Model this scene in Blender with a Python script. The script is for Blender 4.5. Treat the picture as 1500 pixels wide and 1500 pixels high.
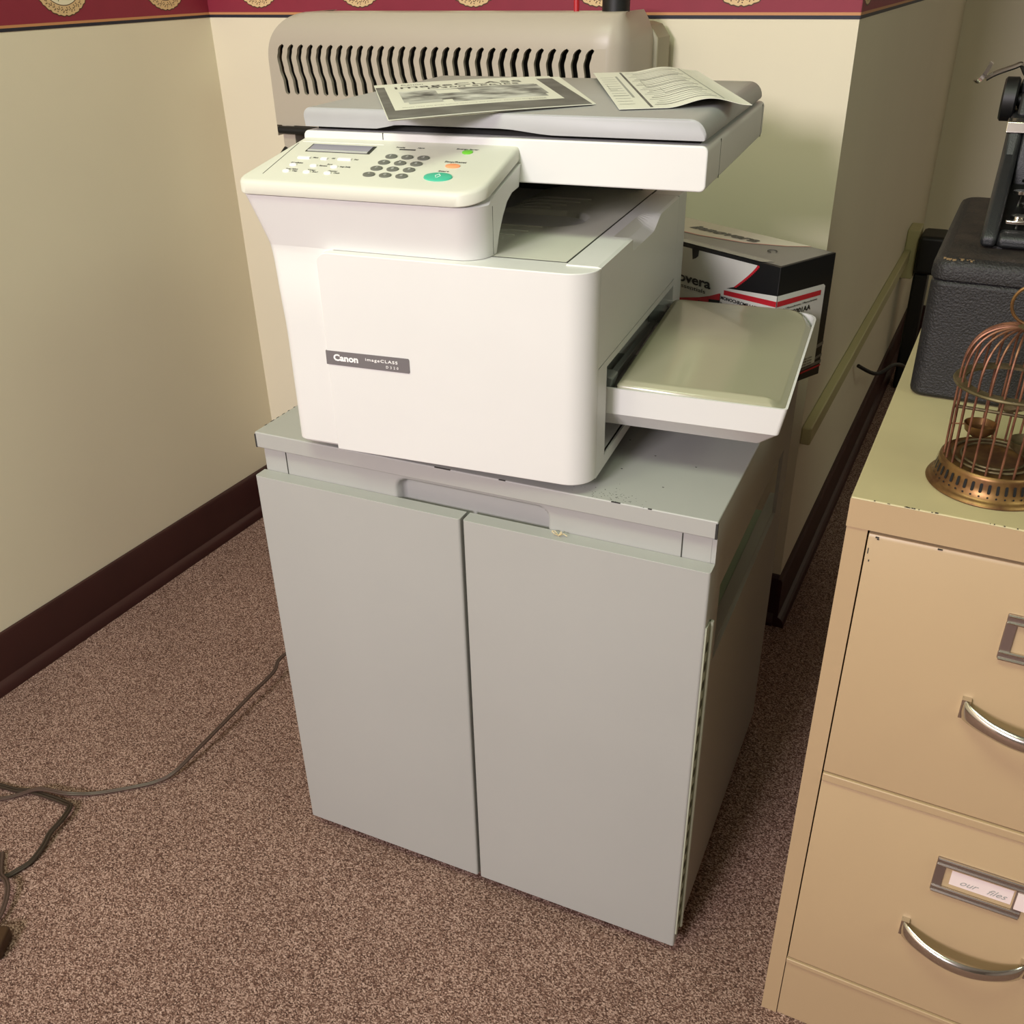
import bpy, bmesh, math, random
from mathutils import Matrix, Vector
random.seed(4)
PI = math.pi
for o in list(bpy.data.objects): bpy.data.objects.remove(o)
S = bpy.context.scene
C = S.collection

# ------------------------------------------------------------------ camera
F_PX, PITCH, ROLL, EYE = 1407.9, math.radians(29.525), math.radians(-1.189), 1.1523
fwd = Vector((0, math.cos(PITCH), -math.sin(PITCH)))
rt0 = Vector((1, 0, 0)); up0 = rt0.cross(fwd)
rt = rt0 * math.cos(ROLL) + up0 * math.sin(ROLL)
up = -rt0 * math.sin(ROLL) + up0 * math.cos(ROLL)
cam = bpy.data.cameras.new('camera')
cam.sensor_width = 36; cam.lens = 36 * F_PX / 1500; cam.clip_start = 0.02
co = bpy.data.objects.new('camera', cam); C.objects.link(co)
M = Matrix.Identity(4)
for i, v in enumerate((rt, up, -fwd)):
    for j in range(3): M[j][i] = v[j]
M[2][3] = EYE
co.matrix_world = M
S.camera = co

# frames: origin x, y and yaw (degrees) of each piece of furniture and of the room
FR = {'W': (-0.5765, 2.1393, -27.42), 'G': (-0.3130, 1.0735, -24.996), 'F': (0.3032, 0.7493, -27.51), 'R': (-0.2498, 1.0134, -21.718)}
def fmat(k, x=0, y=0, z=0, yaw=0):
    fx, fy, fa = FR[k]
    return Matrix.Translation((fx, fy, 0)) @ Matrix.Rotation(math.radians(fa), 4, 'Z') @ Matrix.Translation((x, y, z)) @ Matrix.Rotation(yaw, 4, 'Z')

# ------------------------------------------------------------------ light and exposure
def area(name, k, pos, aim, sx, sy, power, col):
    l = bpy.data.lights.new(name, 'AREA'); l.shape = 'RECTANGLE'; l.size = sx; l.size_y = sy; l.energy = power; l.color = col
    o = bpy.data.objects.new(name, l); C.objects.link(o)
    p = fmat(k) @ Vector(pos); t = fmat(k) @ Vector(aim)
    o.location = p; o.rotation_euler = (t - p).to_track_quat('-Z', 'Y').to_euler()
    return o
area('window_daylight', 'W', (0.80, -3.9, 1.95), (0.8, -0.3, 0.6), 0.65, 0.5, 86, (1.0, 0.91, 0.975))
area('ceiling_fluorescent', 'W', (0.95, -1.75, 2.42), (0.95, -1.4, 0), 1.0, 0.5, 23, (0.86, 1.0, 0.70))
area('side_fill', 'W', (3.2, -1.3, 2.1), (1.2, -0.6, 0.8), 0.9, 0.6, 11, (0.88, 1.0, 0.76))  # added weak green fill for faces turned to the right
wd = bpy.data.worlds.new('world'); S.world = wd; wd.use_nodes = True
wd.node_tree.nodes['Background'].inputs[0].default_value = (0.9, 0.95, 0.85, 1)
wd.node_tree.nodes['Background'].inputs[1].default_value = 0.02
S.view_settings.view_transform = 'Standard'
try: S.view_settings.look = 'None'
except Exception: pass
S.view_settings.exposure = 0.0
S.view_settings.gamma = 1.0
S.view_settings.use_curve_mapping = False

# ------------------------------------------------------------------ materials
def lin(h):
    h = h.lstrip('#'); r = []
    for i in (0, 2, 4):
        c = int(h[i:i+2], 16) / 255
        r.append(c / 12.92 if c <= 0.04045 else ((c + 0.055) / 1.055) ** 2.4)
    return (*r, 1)
def mat(name, col, rough=0.5, metal=0.0, var=0.0, vscale=20, bump=0.0, bscale=300, col2=None, spec=0.5, trans=0, coat=0.0):
    m = bpy.data.materials.new(name); m.use_nodes = True
    nt = m.node_tree; b = nt.nodes['Principled BSDF']
    b.inputs['Base Color'].default_value = lin(col); b.inputs['Roughness'].default_value = rough
    b.inputs['Metallic'].default_value = metal; b.inputs['Specular IOR Level'].default_value = spec
    b.inputs['Coat Weight'].default_value = coat; b.inputs['Transmission Weight'].default_value = trans
    tc = nt.nodes.new('ShaderNodeTexCoord')
    if var > 0 or col2:
        n = nt.nodes.new('ShaderNodeTexNoise'); n.inputs['Scale'].default_value = vscale; n.inputs['Detail'].default_value = 4
        nt.links.new(tc.outputs['Object'], n.inputs['Vector'])
        r = nt.nodes.new('ShaderNodeValToRGB'); a = lin(col); c2 = lin(col2) if col2 else tuple(x * (1 - var) for x in a[:3]) + (1,)
        r.color_ramp.elements[0].position = 0.35; r.color_ramp.elements[1].position = 0.65
        r.color_ramp.elements[0].color = c2; r.color_ramp.elements[1].color = a
        nt.links.new(n.outputs['Fac'], r.inputs['Fac']); nt.links.new(r.outputs['Color'], b.inputs['Base Color'])
    if bump > 0:
        n2 = nt.nodes.new('ShaderNodeTexNoise'); n2.inputs['Scale'].default_value = bscale; n2.inputs['Detail'].default_value = 3
        nt.links.new(tc.outputs['Object'], n2.inputs['Vector'])
        bp = nt.nodes.new('ShaderNodeBump'); bp.inputs['Strength'].default_value = bump; bp.inputs['Distance'].default_value = 0.002
        nt.links.new(n2.outputs['Fac'], bp.inputs['Height']); nt.links.new(bp.outputs['Normal'], b.inputs['Normal'])
    return m
def carpet():
    m = bpy.data.materials.new('carpet'); m.use_nodes = True
    nt = m.node_tree; b = nt.nodes['Principled BSDF']; b.inputs['Roughness'].default_value = 1.0; b.inputs['Specular IOR Level'].default_value = 0.02
    tc = nt.nodes.new('ShaderNodeTexCoord')
    mp = nt.nodes.new('ShaderNodeMapping'); mp.inputs['Scale'].default_value = (1, 1.35, 1); mp.inputs['Rotation'].default_value = (0, 0, 0.3)
    nt.links.new(tc.outputs['Object'], mp.inputs['Vector'])
    n = nt.nodes.new('ShaderNodeTexNoise'); n.inputs['Scale'].default_value = 360; n.inputs['Detail'].default_value = 5; n.inputs['Roughness'].default_value = 0.8
    nt.links.new(mp.outputs['Vector'], n.inputs['Vector'])
    vo = nt.nodes.new('ShaderNodeTexVoronoi'); vo.inputs['Scale'].default_value = 520
    nt.links.new(mp.outputs['Vector'], vo.inputs['Vector'])
    sp = nt.nodes.new('ShaderNodeSeparateColor'); nt.links.new(vo.outputs['Color'], sp.inputs['Color'])
    ad_ = nt.nodes.new('ShaderNodeMix'); ad_.data_type = 'FLOAT'; ad_.inputs[0].default_value = 0.30
    nt.links.new(n.outputs['Fac'], ad_.inputs[2]); nt.links.new(sp.outputs[0], ad_.inputs[3])
    r = nt.nodes.new('ShaderNodeValToRGB'); e = r.color_ramp.elements
    e[0].position = 0.34; e[0].color = lin('#4a3630'); e[1].position = 0.68; e[1].color = lin('#d8b9ab')
    q = e.new(0.5); q.color = lin('#87675b')
    nt.links.new(ad_.outputs[0], r.inputs['Fac'])
    n2 = nt.nodes.new('ShaderNodeTexNoise'); n2.inputs['Scale'].default_value = 6
    nt.links.new(tc.outputs['Object'], n2.inputs['Vector'])
    mx = nt.nodes.new('ShaderNodeMix'); mx.data_type = 'RGBA'; mx.blend_type = 'MULTIPLY'; mx.inputs[0].default_value = 0.25
    nt.links.new(r.outputs['Color'], mx.inputs[6]); nt.links.new(n2.outputs['Fac'], mx.inputs[7])
    nt.links.new(mx.outputs[2], b.inputs['Base Color'])
    bp = nt.nodes.new('ShaderNodeBump'); bp.inputs['Strength'].default_value = 0.6; bp.inputs['Distance'].default_value = 0.003
    nt.links.new(n.outputs['Fac'], bp.inputs['Height']); nt.links.new(bp.outputs['Normal'], b.inputs['Normal'])
    return m
MT = dict(
    carpet=carpet(),
    plaster=mat('plaster_grey', '#8f8a82', 0.9),
    wall=mat('wall_cream', '#e4dac2', 0.75, var=0.03, vscale=3, bump=0.05, bscale=60),
    base=mat('baseboard_maroon', '#3a1a18', 0.45, var=0.15, vscale=8),
    border=mat('border_maroon', '#8a2338', 0.6, var=0.06, vscale=30),
    navy=mat('border_navy', '#1d1c2c', 0.6), gold=mat('border_gold', '#c58a5a', 0.6),
    medal=mat('border_medallion', '#d9b98a', 0.6), medalc=mat('medallion_cream', '#e8dfc2', 0.6), dkbr=mat('border_brown', '#4a2c1c', 0.6), leaf=mat('border_leaf', '#5e7350', 0.6),
    pw=mat('printer_white', '#dad9d7', 0.42, var=0.02, vscale=10), pw2=mat('printer_panel_white', '#d3d2c6', 0.45, var=0.02, vscale=10),
    pg=mat('lid_grey', '#a6a6a8', 0.45, var=0.03), badge=mat('badge_grey', '#6e6a6c', 0.4), wt=mat('white_ink', '#f2efef', 0.5),
    seam=mat('seam_dark', '#33342c', 0.7), dark=mat('dark_cavity', '#151412', 0.8), recess=mat('tray_recess_grey', '#8a8a80', 0.5),
    key=mat('key_grey', '#65665f', 0.45), green=mat('power_green', '#6fc23a', 0.4), orange=mat('stop_orange', '#f29a6c', 0.4), teal=mat('start_teal', '#43b596', 0.35),
    lcd=mat('lcd_grey', '#8b8896', 0.15, coat=0.5), ink=mat('black_ink', '#2a2a2a', 0.6), tcov=mat('tray_cover_smoke', '#a8a58c', 0.22, var=0.05, vscale=4, coat=0.2),
    guide=mat('guide_grey', '#8c908e', 0.35),
    cab=mat('cabinet_grey', '#a8a8a4', 0.42, var=0.03, vscale=5, bump=0.02, bscale=500), cabd=mat('shelf_green_lit', '#9db39c', 0.5), edge=mat('chipped_edge', '#2b2a27', 0.7), dust=mat('beige_dust', '#cdbb96', 0.9),
    hinge=mat('hinge_grey', '#a5a896', 0.4), fc=mat('file_cabinet_tan', '#b39a78', 0.38, var=0.03, vscale=5), fct=mat('file_cabinet_top_lit', '#bbae86', 0.4, var=0.06, vscale=14),
    chrome=mat('chrome', '#d8d4cc', 0.16, metal=1.0), chromed=mat('worn_chrome', '#a89c98', 0.32, metal=0.9), paperlab=mat('label_paper', '#e6d6d2', 0.8),
    leather=mat('black_leatherette', '#201e1f', 0.55, var=0.2, vscale=40, bump=0.7, bscale=420), leathert=mat('worn_case_top', '#352c27', 0.6, col2='#1c1816', vscale=35, bump=0.5, bscale=300), worn=mat('worn_edge_tan', '#7a6545', 0.9),
    tw=mat('typewriter_enamel', '#202123', 0.42, var=0.1, vscale=60, bump=0.25, bscale=900), twb=mat('typewriter_black', '#0d0d0d', 0.35), rub=mat('rubber_black', '#101010', 0.5),
    keytop=mat('key_top', '#4a4a48', 0.2, coat=0.6),
    brass=mat('antique_brass', '#8a6a3f', 0.38, metal=0.75, col2='#6a4a30', vscale=60), copper=mat('copper_wire', '#8a5f48', 0.45, metal=0.6, col2='#643f30', vscale=80), brassd=mat('tarnished_brass', '#6f6248', 0.5, metal=0.6, col2='#54492f', vscale=70),
    mach=mat('machine_beige', '#b2a899', 0.38, var=0.02, vscale=5), machd=mat('machine_beige_dark', '#9a937c', 0.5), blk=mat('black_plastic', '#0b0b0b', 0.5), red=mat('red_plastic', '#b0121f', 0.4),
    bxk=mat('carton_black', '#121214', 0.4), bxw=mat('carton_white', '#cfd0c6', 0.5), bxr=mat('carton_red', '#b5202c', 0.4), bxg=mat('carton_grey', '#6f6c6a', 0.3), bxt=mat('carton_top_white', '#d6d2c0', 0.4), bxp=mat('carton_pink', '#c98a7c', 0.4), tape=mat('tape', '#8c8a84', 0.2),
    paper=mat('paper', '#e2e1d6', 0.7), pgrey=mat('print_grey', '#6d6e6c', 0.6, col2='#4c4d4c', vscale=18), plight=mat('print_light_grey', '#b9bab6', 0.6), ptext=mat('print_text', '#9fa09b', 0.7),
    pimg=mat('print_picture', '#d5d6d2', 0.6, col2='#3c3f3e', vscale=26), cord=mat('cord_brown', '#4c3a33', 0.4), cordd=mat('cord_dark', '#33271e', 0.4), plug=mat('plug_brown', '#3a2310', 0.35),
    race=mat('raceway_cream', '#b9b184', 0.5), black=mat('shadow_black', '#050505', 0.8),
)

# ------------------------------------------------------------------ helpers
def link(name, bm, mats, parent=None, M=None, bevel=0, seg=2, smooth=False, ang=35, recalc=True):
    if recalc: bmesh.ops.recalc_face_normals(bm, faces=bm.faces)
    me = bpy.data.meshes.new(name); bm.to_mesh(me); bm.free()
    if not isinstance(mats, (list, tuple)): mats = [mats]
    for m in mats: me.materials.append(MT[m])
    o = bpy.data.objects.new(name, me); C.objects.link(o)
    if parent: o.parent = parent
    if M is not None: o.matrix_local = M
    if smooth or bevel:
        for p in me.polygons: p.use_smooth = True
        me.set_sharp_from_angle(angle=math.radians(ang))
    if bevel:
        b = o.modifiers.new('bevel', 'BEVEL'); b.width = bevel; b.segments = seg; b.limit_method = 'ANGLE'; b.angle_limit = math.radians(40); b.harden_normals = True
    return o
def tagit(o, label, cat, group=None):
    o['label'] = label; o['category'] = cat
    if group: o['group'] = group
    return o
def thing(name, label, cat, M, group=None):
    o = bpy.data.objects.new(name, None); C.objects.link(o); o.empty_display_size = 0.05
    o.matrix_world = M
    return tagit(o, label, cat, group)
def struct(name, bm, m, M, **k):
    o = link(name, bm, m, M=M, **k); o['kind'] = 'structure'; return o
def box(bm, x0, x1, y0, y1, z0, z1, mi=0):
    v = [bm.verts.new((x, y, z)) for x in (x0, x1) for y in (y0, y1) for z in (z0, z1)]
    for f in ((0,1,3,2),(4,6,7,5),(0,4,5,1),(2,3,7,6),(0,2,6,4),(1,5,7,3)):
        bm.faces.new([v[i] for i in f]).material_index = mi
    return v
def prism(bm, pts, axis, a0, a1, mi=0):
    """pts: 2-D polygon in the two other axes (x,y order kept); extruded along axis"""
    def mk(p, a):
        if axis == 'z': return (p[0], p[1], a)
        if axis == 'y': return (p[0], a, p[1])
        return (a, p[0], p[1])
    A = [bm.verts.new(mk(p, a0)) for p in pts]; B = [bm.verts.new(mk(p, a1)) for p in pts]; n = len(pts)
    bm.faces.new(A).material_index = mi; bm.faces.new(B[::-1]).material_index = mi
    for i in range(n): bm.faces.new((A[i], B[i], B[(i+1)%n], A[(i+1)%n])).material_index = mi
def rrect(x0, x1, y0, y1, r, seg=5):
    """rounded rectangle; r a number or 4 radii for corners (x0y0, x1y0, x1y1, x0y1)"""
    if not isinstance(r, (list, tuple)): r = [r]*4
    out = []
    for (cx, cy, a, rr) in ((x0, y0, PI, r[0]), (x1, y0, 1.5*PI, r[1]), (x1, y1, 0, r[2]), (x0, y1, .5*PI, r[3])):
        if rr <= 0: out.append((cx, cy)); continue
        ox = cx + (rr if cx == x0 else -rr); oy = cy + (rr if cy == y0 else -rr)
        for i in range(seg+1):
            t = a + i*(PI/2)/seg; out.append((ox + rr*math.cos(t), oy + rr*math.sin(t)))
    return out
def tube(bm, pts, r, seg=8, closed=False, mi=0, cap=True):
    pts = [Vector(p) for p in pts]; n = len(pts); rings = []
    rs = r if isinstance(r, (list, tuple)) else [r]*n
    pn = None
    for i in range(n):
        a = pts[(i-1) % n] if (closed or i > 0) else pts[i]; b = pts[(i+1) % n] if (closed or i < n-1) else pts[i]
        t = (b - a).normalized()
        if pn is None: pn = t.orthogonal().normalized()
        pn = (pn - t*pn.dot(t)).normalized(); bn = t.cross(pn)
        rings.append([bm.verts.new(pts[i] + (pn*math.cos(2*PI*k/seg) + bn*math.sin(2*PI*k/seg))*rs[i]) for k in range(seg)])
    for i in range(n if closed else n-1):
        A, B = rings[i], rings[(i+1) % n]
        off = 0
        if closed and i == n-1:
            off = min(range(seg), key=lambda s: (A[0].co - B[s].co).length)
        for k in range(seg):
            bm.faces.new((A[k], A[(k+1)%seg], B[(k+1+off)%seg], B[(k+off)%seg])).material_index = mi
    if not closed and cap:
        bm.faces.new(rings[0][::-1]).material_index = mi; bm.faces.new(rings[-1]).material_index = mi
def lathe(bm, prof, cx=0, cy=0, seg=48, mi=0):
    rings = []
    for r, z in prof:
        if r < 1e-6: rings.append([bm.verts.new((cx, cy, z))])
        else: rings.append([bm.verts.new((cx + r*math.cos(2*PI*k/seg), cy + r*math.sin(2*PI*k/seg), z)) for k in range(seg)])
    for A, B in zip(rings, rings[1:]):
        for k in range(seg):
            a0, a1 = A[k % len(A)], A[(k+1) % len(A)]; b0, b1 = B[k % len(B)], B[(k+1) % len(B)]
            vs = []
            for v in (a0, a1, b1, b0):
                if v not in vs: vs.append(v)
            if len(vs) >= 3: bm.faces.new(vs).material_index = mi
def smooth_path(pts, sub=6):
    P = [Vector(p) for p in pts]; out = []
    for i in range(len(P)-1):
        p0 = P[max(i-1, 0)]; p1 = P[i]; p2 = P[i+1]; p3 = P[min(i+2, len(P)-1)]
        for k in range(sub):
            t = k/sub; out.append(0.5*((2*p1) + (p2-p0)*t + (2*p0-5*p1+4*p2-p3)*t*t + (3*p1-p0-3*p2+p3)*t**3))
    out.append(P[-1]); return out
def sstep(t):
    t = max(0, min(1, t)); return t*t*(3-2*t)
def text_bm(s, size, bold=0.0, space=1.0, shear=0.0, ext=0.0002):
    cu = bpy.data.curves.new('t', 'FONT'); cu.body = s; cu.size = size; cu.extrude = ext; cu.offset = bold; cu.space_character = space; cu.shear = shear
    cu.align_x = 'LEFT'; cu.resolution_u = 3
    o = bpy.data.objects.new('t', cu); C.objects.link(o)
    bpy.context.view_layer.update()
    dg = bpy.context.evaluated_depsgraph_get(); me = bpy.data.meshes.new_from_object(o.evaluated_get(dg))
    bm = bmesh.new(); bm.from_mesh(me); bpy.data.objects.remove(o); bpy.data.meshes.remove(me); bpy.data.curves.remove(cu)
    return bm
def text_on(bm, s, size, fn, width=None, mi=0, **k):
    """lay text (x to the right, y up) through fn(x, y, z) into bm; width forces total width"""
    tb = text_bm(s, size, **k); xs = [v.co.x for v in tb.verts]
    sc = width/(max(xs)-min(xs)) if width and xs else 1
    x0 = min(xs) if xs else 0
    mp = {}
    for v in tb.verts: mp[v.index] = bm.verts.new(fn((v.co.x-x0)*sc, v.co.y, v.co.z))
    for f in tb.faces:
        try: bm.faces.new([mp[v.index] for v in f.verts]).material_index = mi
        except ValueError: pass
    tb.free()

# ------------------------------------------------------------------ room (frame W: u along back wall, v away from camera)
WL, HC = 1.2376, 2.45; MW = fmat('W')
bm = bmesh.new(); box(bm, -0.1, 3.4, -4.3, 2.0, -0.05, 0); struct('floor', bm, 'carpet', MW)
bm = bmesh.new(); box(bm, -0.1, 3.4, -4.3, 2.0, HC, HC+0.05); struct('ceiling', bm, 'plaster', MW)
bm = bmesh.new(); box(bm, -0.1, 0, -4.3, 0.1, 0, HC); struct('wall_left', bm, 'wall', MW)
bm = bmesh.new(); box(bm, 0, WL, 0, 1.9, 0, HC); struct('wall_back', bm, 'wall', MW)
bm = bmesh.new(); box(bm, WL, 3.4, 1.9, 2.0, 0, HC); struct('wall_alcove', bm, 'wall', MW)
bm = bmesh.new(); box(bm, 3.3, 3.4, -4.3, 1.9, 0, HC); struct('wall_right', bm, 'plaster', MW)
bm = bmesh.new(); box(bm, 0, 3.3, -4.3, -4.2, 0, HC); struct('wall_front', bm, 'plaster', MW)
# baseboards
def baseprof(s): return [(0, 0), (s*0.022, 0), (s*0.0215, 0.008), (s*0.019, 0.015), (s*0.015, 0.020), (s*0.009, 0.023), (s*0.009, 0.104), (s*0.006, 0.1098), (0, 0.1098)]
bm = bmesh.new(); prism(bm, [(x, z) for x, z in baseprof(1)], 'y', -4.2, -0.0, 0); struct('baseboard_left', bm, 'base', MW, bevel=0.001)
bm = bmesh.new(); prism(bm, [(-x, z) for x, z in baseprof(1)], 'x', 0.0, WL, 0); struct('baseboard_back', bm, 'base', MW)
bm = bmesh.new(); prism(bm, [(WL+x, z) for x, z in baseprof(1)], 'y', -0.019, 1.9, 0); struct('baseboard_right', bm, 'base', MW)
bm = bmesh.new(); prism(bm, [(1.9-x, z) for x, z in baseprof(1)], 'x', WL+0.019, 3.3, 0); struct('baseboard_alcove', bm, 'base', MW)
# wallpaper border with scalloped medallions
ZB = 1.0775
def border(bm, fn, s0, s1, cs):
    """fn(s, z, d) -> point; s along wall, d off the wall"""
    def quad(a, b, z0, z1, d, mi):
        v = [bm.verts.new(fn(*p)) for p in ((a, z0, d), (b, z0, d), (b, z1, d), (a, z1, d), (a, z0, 0), (b, z0, 0), (b, z1, 0), (a, z1, 0))]
        for f in ((0,1,2,3),(0,4,5,1),(3,2,6,7),(0,3,7,4),(1,5,6,2)): bm.faces.new([v[i] for i in f]).material_index = mi
    def disc(c, z, ra, rb, d, mi, scal=0, n=96, amp=0.0):
        vs = []
        for i in range(n):
            t = 2*PI*i/n; k = 1 + amp*abs(math.sin(scal*t/2)) if scal else 1
            vs.append(bm.verts.new(fn(c + ra*k*math.cos(t), z + rb*k*math.sin(t), d)))
        bm.faces.new(vs).material_index = mi
    quad(s0, s1, ZB, ZB+0.005, 0.0009, 1); quad(s0, s1, ZB+0.005, ZB+0.009, 0.0009, 2); quad(s0, s1, ZB+0.009, ZB+0.17, 0.0009, 0)
    for c in cs:
        z = 1.158
        disc(c, z, 0.0600, 0.0630, 0.0011, 4, 36, amp=0.035)
        disc(c, z, 0.0585, 0.0612, 0.0012, 3, 36, amp=0.035)
        for k in range(40):                       # dark scroll work round the rim
            t = 2*PI*k/40; rr = 0.0525
            for q in range(5):
                a = t + q*0.022; w = 0.0035*math.sin(q*1.5 + (k % 2)*3)
                disc(c + (rr+w)*math.cos(a), z + (rr+w)*1.04*math.sin(a), 0.0011, 0.0011, 0.0013, 4, n=6)
        disc(c, z, 0.0462, 0.048, 0.0013, 4); disc(c, z, 0.045, 0.0468, 0.0014, 5)
        for a, l in ((-2.2, .03), (-1.9, .036), (-1.2, .03), (-.8, .034), (-1.55, .026)):
            pts = [(0, 0.004), (l*.5, l*.16), (l, 0), (l*.5, -l*.16)]
            bm.faces.new([bm.verts.new(fn(c + x*math.cos(a)-y*math.sin(a), z-0.008 + x*math.sin(a)+y*math.cos(a), 0.0015)) for x, y in pts]).material_index = 6
BM = ['border', 'navy', 'gold', 'medal', 'dkbr', 'medalc', 'leaf']
bm = bmesh.new(); border(bm, lambda s, z, d: (s, -d, z), 0, WL, [0.129, 0.361, 0.596, 0.828, 1.061]); struct('trim_1', bm, BM, MW)
bm = bmesh.new(); border(bm, lambda s, z, d: (d, s, z), -4.2, 0, [-0.111-0.2335*i for i in range(8)]); struct('trim_2', bm, BM, MW)
bm = bmesh.new(); border(bm, lambda s, z, d: (WL+d, s, z), 0, 1.9, [0.045+0.2335*i for i in range(8)]); struct('trim_3', bm, BM, MW)
# surface raceway with outlet box on the receding wall
rc = thing('cable_raceway', 'cream surface cable raceway with square outlet box on the receding wall behind the carton', 'raceway', fmat('W', WL, 0, 0.39))
bm = bmesh.new(); box(bm, 0, 0.018, 0.004, 1.36, 0, 0.034); link('raceway_channel', bm, 'race', rc, bevel=0.003)
bm = bmesh.new(); box(bm, 0, 0.034, 1.36, 1.46, -0.05, 0.09); link('outlet_box', bm, 'race', rc, bevel=0.004)
bm = bmesh.new(); P_ = [(WL+.012, 0.60, 0.335), (WL+.05, 0.66, 0.30), (WL+.08, 0.74, 0.30), (WL+.10, 0.86, 0.24), (WL+.08, 0.95, 0.1), (WL+.09, 1.0, 0.004), (WL+.3, 1.1, 0.004)]
tube(bm, smooth_path(P_), 0.0045); tagit(link('loose_cable', bm, 'blk', M=MW, smooth=True), 'black loose cable sagging from the receding wall below the raceway', 'cable')
ad = thing('power_adapter', 'black plastic adapter block beside the outlet box behind the typewriter case', 'adapter', fmat('W', WL+0.036, 1.36, 0.0))
bm = bmesh.new(); box(bm, 0, 0.075, -0.02, 0.10, 0.36, 0.47); link('adapter_body', bm, 'blk', ad, bevel=0.012)
bm = bmesh.new(); box(bm, 0.0, 0.04, 0, 0.08, 0.0, 0.36); link('adapter_stand', bm, 'blk', ad, bevel=0.01)

# ------------------------------------------------------------------ grey steel cabinet (frame G)
GW, GD, GT = 0.5735, 0.48, 0.6647
gc = thing('steel_cabinet', 'grey steel two-door cabinet with open right side, carrying the white copier', 'cabinet', fmat('G'))
bm = bmesh.new(); box(bm, 0, GW, 0, GD, GT-0.021, GT)
top = link('cabinet_top', bm, 'cab', gc, bevel=0.0016)
bm = bmesh.new(); box(bm, GW-0.0022, GW+0.0003, -0.0004, 0.0022, GT-0.0205, GT-0.0025); box(bm, -0.0004, 0.0016, -0.0004, 0.0012, GT-0.0205, GT-0.003)
for x, y, l, w in ((.25, -.0003, .02, .0008), (.50, -.0003, .004, .0006), (.33,-.0003,.008,.0006), (.46,-.0003,.01,.0006)): box(bm, x, x+l, y, y+0.001, GT-0.0008, GT+0.0002)
for k in range(70):
    x = random.gauss(.455, .02); y = abs(random.gauss(.012, .008)); box(bm, x, x+random.uniform(.0004,.0012), y, y+random.uniform(.0003,.0007), GT, GT+0.00012)
for x, y in ((.47,.12),(.445,.075),(.50,.05),(.43,.15),(.52,.11)): box(bm, x, x+.002, y, y+.0012, GT, GT+0.0002)
for k in range(8): box(bm, .0005, .0016, .02+k*.012, .02+k*.012+random.uniform(.003,.009), GT-.0007, GT+.0002)
link('chipped_paint', bm, 'edge', top)['label'] = 'black chips and open corner seams in the grey paint'
# rail with scooped hand grip
bm = bmesh.new(); nx, nz = 220, 16; U0, U1, Z0_, Z1_ = 0.006, GW-0.006, 0.596, GT-0.021
def railmask(u, z):
    x0, x1, zt, r = 0.194, 0.384, 0.6335, 0.012
    cx = min(max(u, x0+r), x1-r); cz = min(z, zt-r); d = math.hypot(u-cx, z-cz) - r
    return sstep(0.5 - d/0.006)
grid = [[bm.verts.new((U0+(U1-U0)*i/nx, 0.0085 + 0.013*railmask(U0+(U1-U0)*i/nx, Z0_+(Z1_-Z0_)*j/nz), Z0_+(Z1_-Z0_)*j/nz)) for j in range(nz+1)] for i in range(nx+1)]
for i in range(nx):
    for j in range(nz): bm.faces.new((grid[i][j], grid[i+1][j], grid[i+1][j+1], grid[i][j+1]))
ret = bmesh.ops.extrude_face_region(bm, geom=bm.faces[:]); 
for v in [g for g in ret['geom'] if isinstance(g, bmesh.types.BMVert)]: v.co.y = 0.026
link('front_rail', bm, 'cab', gc, smooth=True, ang=60)
for u in (0.0365, 0.5365):
    bm = bmesh.new(); box(bm, u-.0006, u+.0006, 0.0080, 0.0087, 0.60, GT-0.021); link('rail_seam', bm, 'seam', gc)
# carcass
bm = bmesh.new(); box(bm, 0.003, 0.008, 0.009, GD-0.004, 0.03, GT-0.021); link('side_panel', bm, 'cab', gc, bevel=0.001)
bm = bmesh.new()
box(bm, GW-0.006, GW-0.001, 0.009, GD-0.004, 0.03, 0.455); box(bm, GW-0.02, GW-0.006, 0.009, GD-0.004, 0.455-0.002, 0.457)
box(bm, GW-0.006, GW-0.001, 0.009, 0.05, 0.455, GT-0.021); box(bm, GW-0.006, GW-0.001, 0.42, GD-0.004, 0.455, GT-0.021)
box(bm, GW-0.006, GW-0.001, 0.05, 0.42, 0.558, GT-0.021)
link('side_panel', bm, 'cab', gc)['label'] = 'cut-out right side panel with open slot above the shelf'
bm = bmesh.new(); box(bm, 0.008, GW-0.02, 0.01, GD-0.06, 0.440, 0.4555); link('shelf', bm, 'cabd', gc, bevel=0.001)['label'] = 'inner shelf seen through the side slot'  # green light reaching the shelf is put into its colour
bm = bmesh.new(); box(bm, 0.008, GW-0.006, 0.02, GD-0.004, 0.03, 0.04); link('bottom_panel', bm, 'cab', gc)
bm = bmesh.new(); box(bm, 0.008, GW-0.006, GD-0.008, GD-0.004, 0.03, 0.35); link('back_panel', bm, 'cab', gc)
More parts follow.
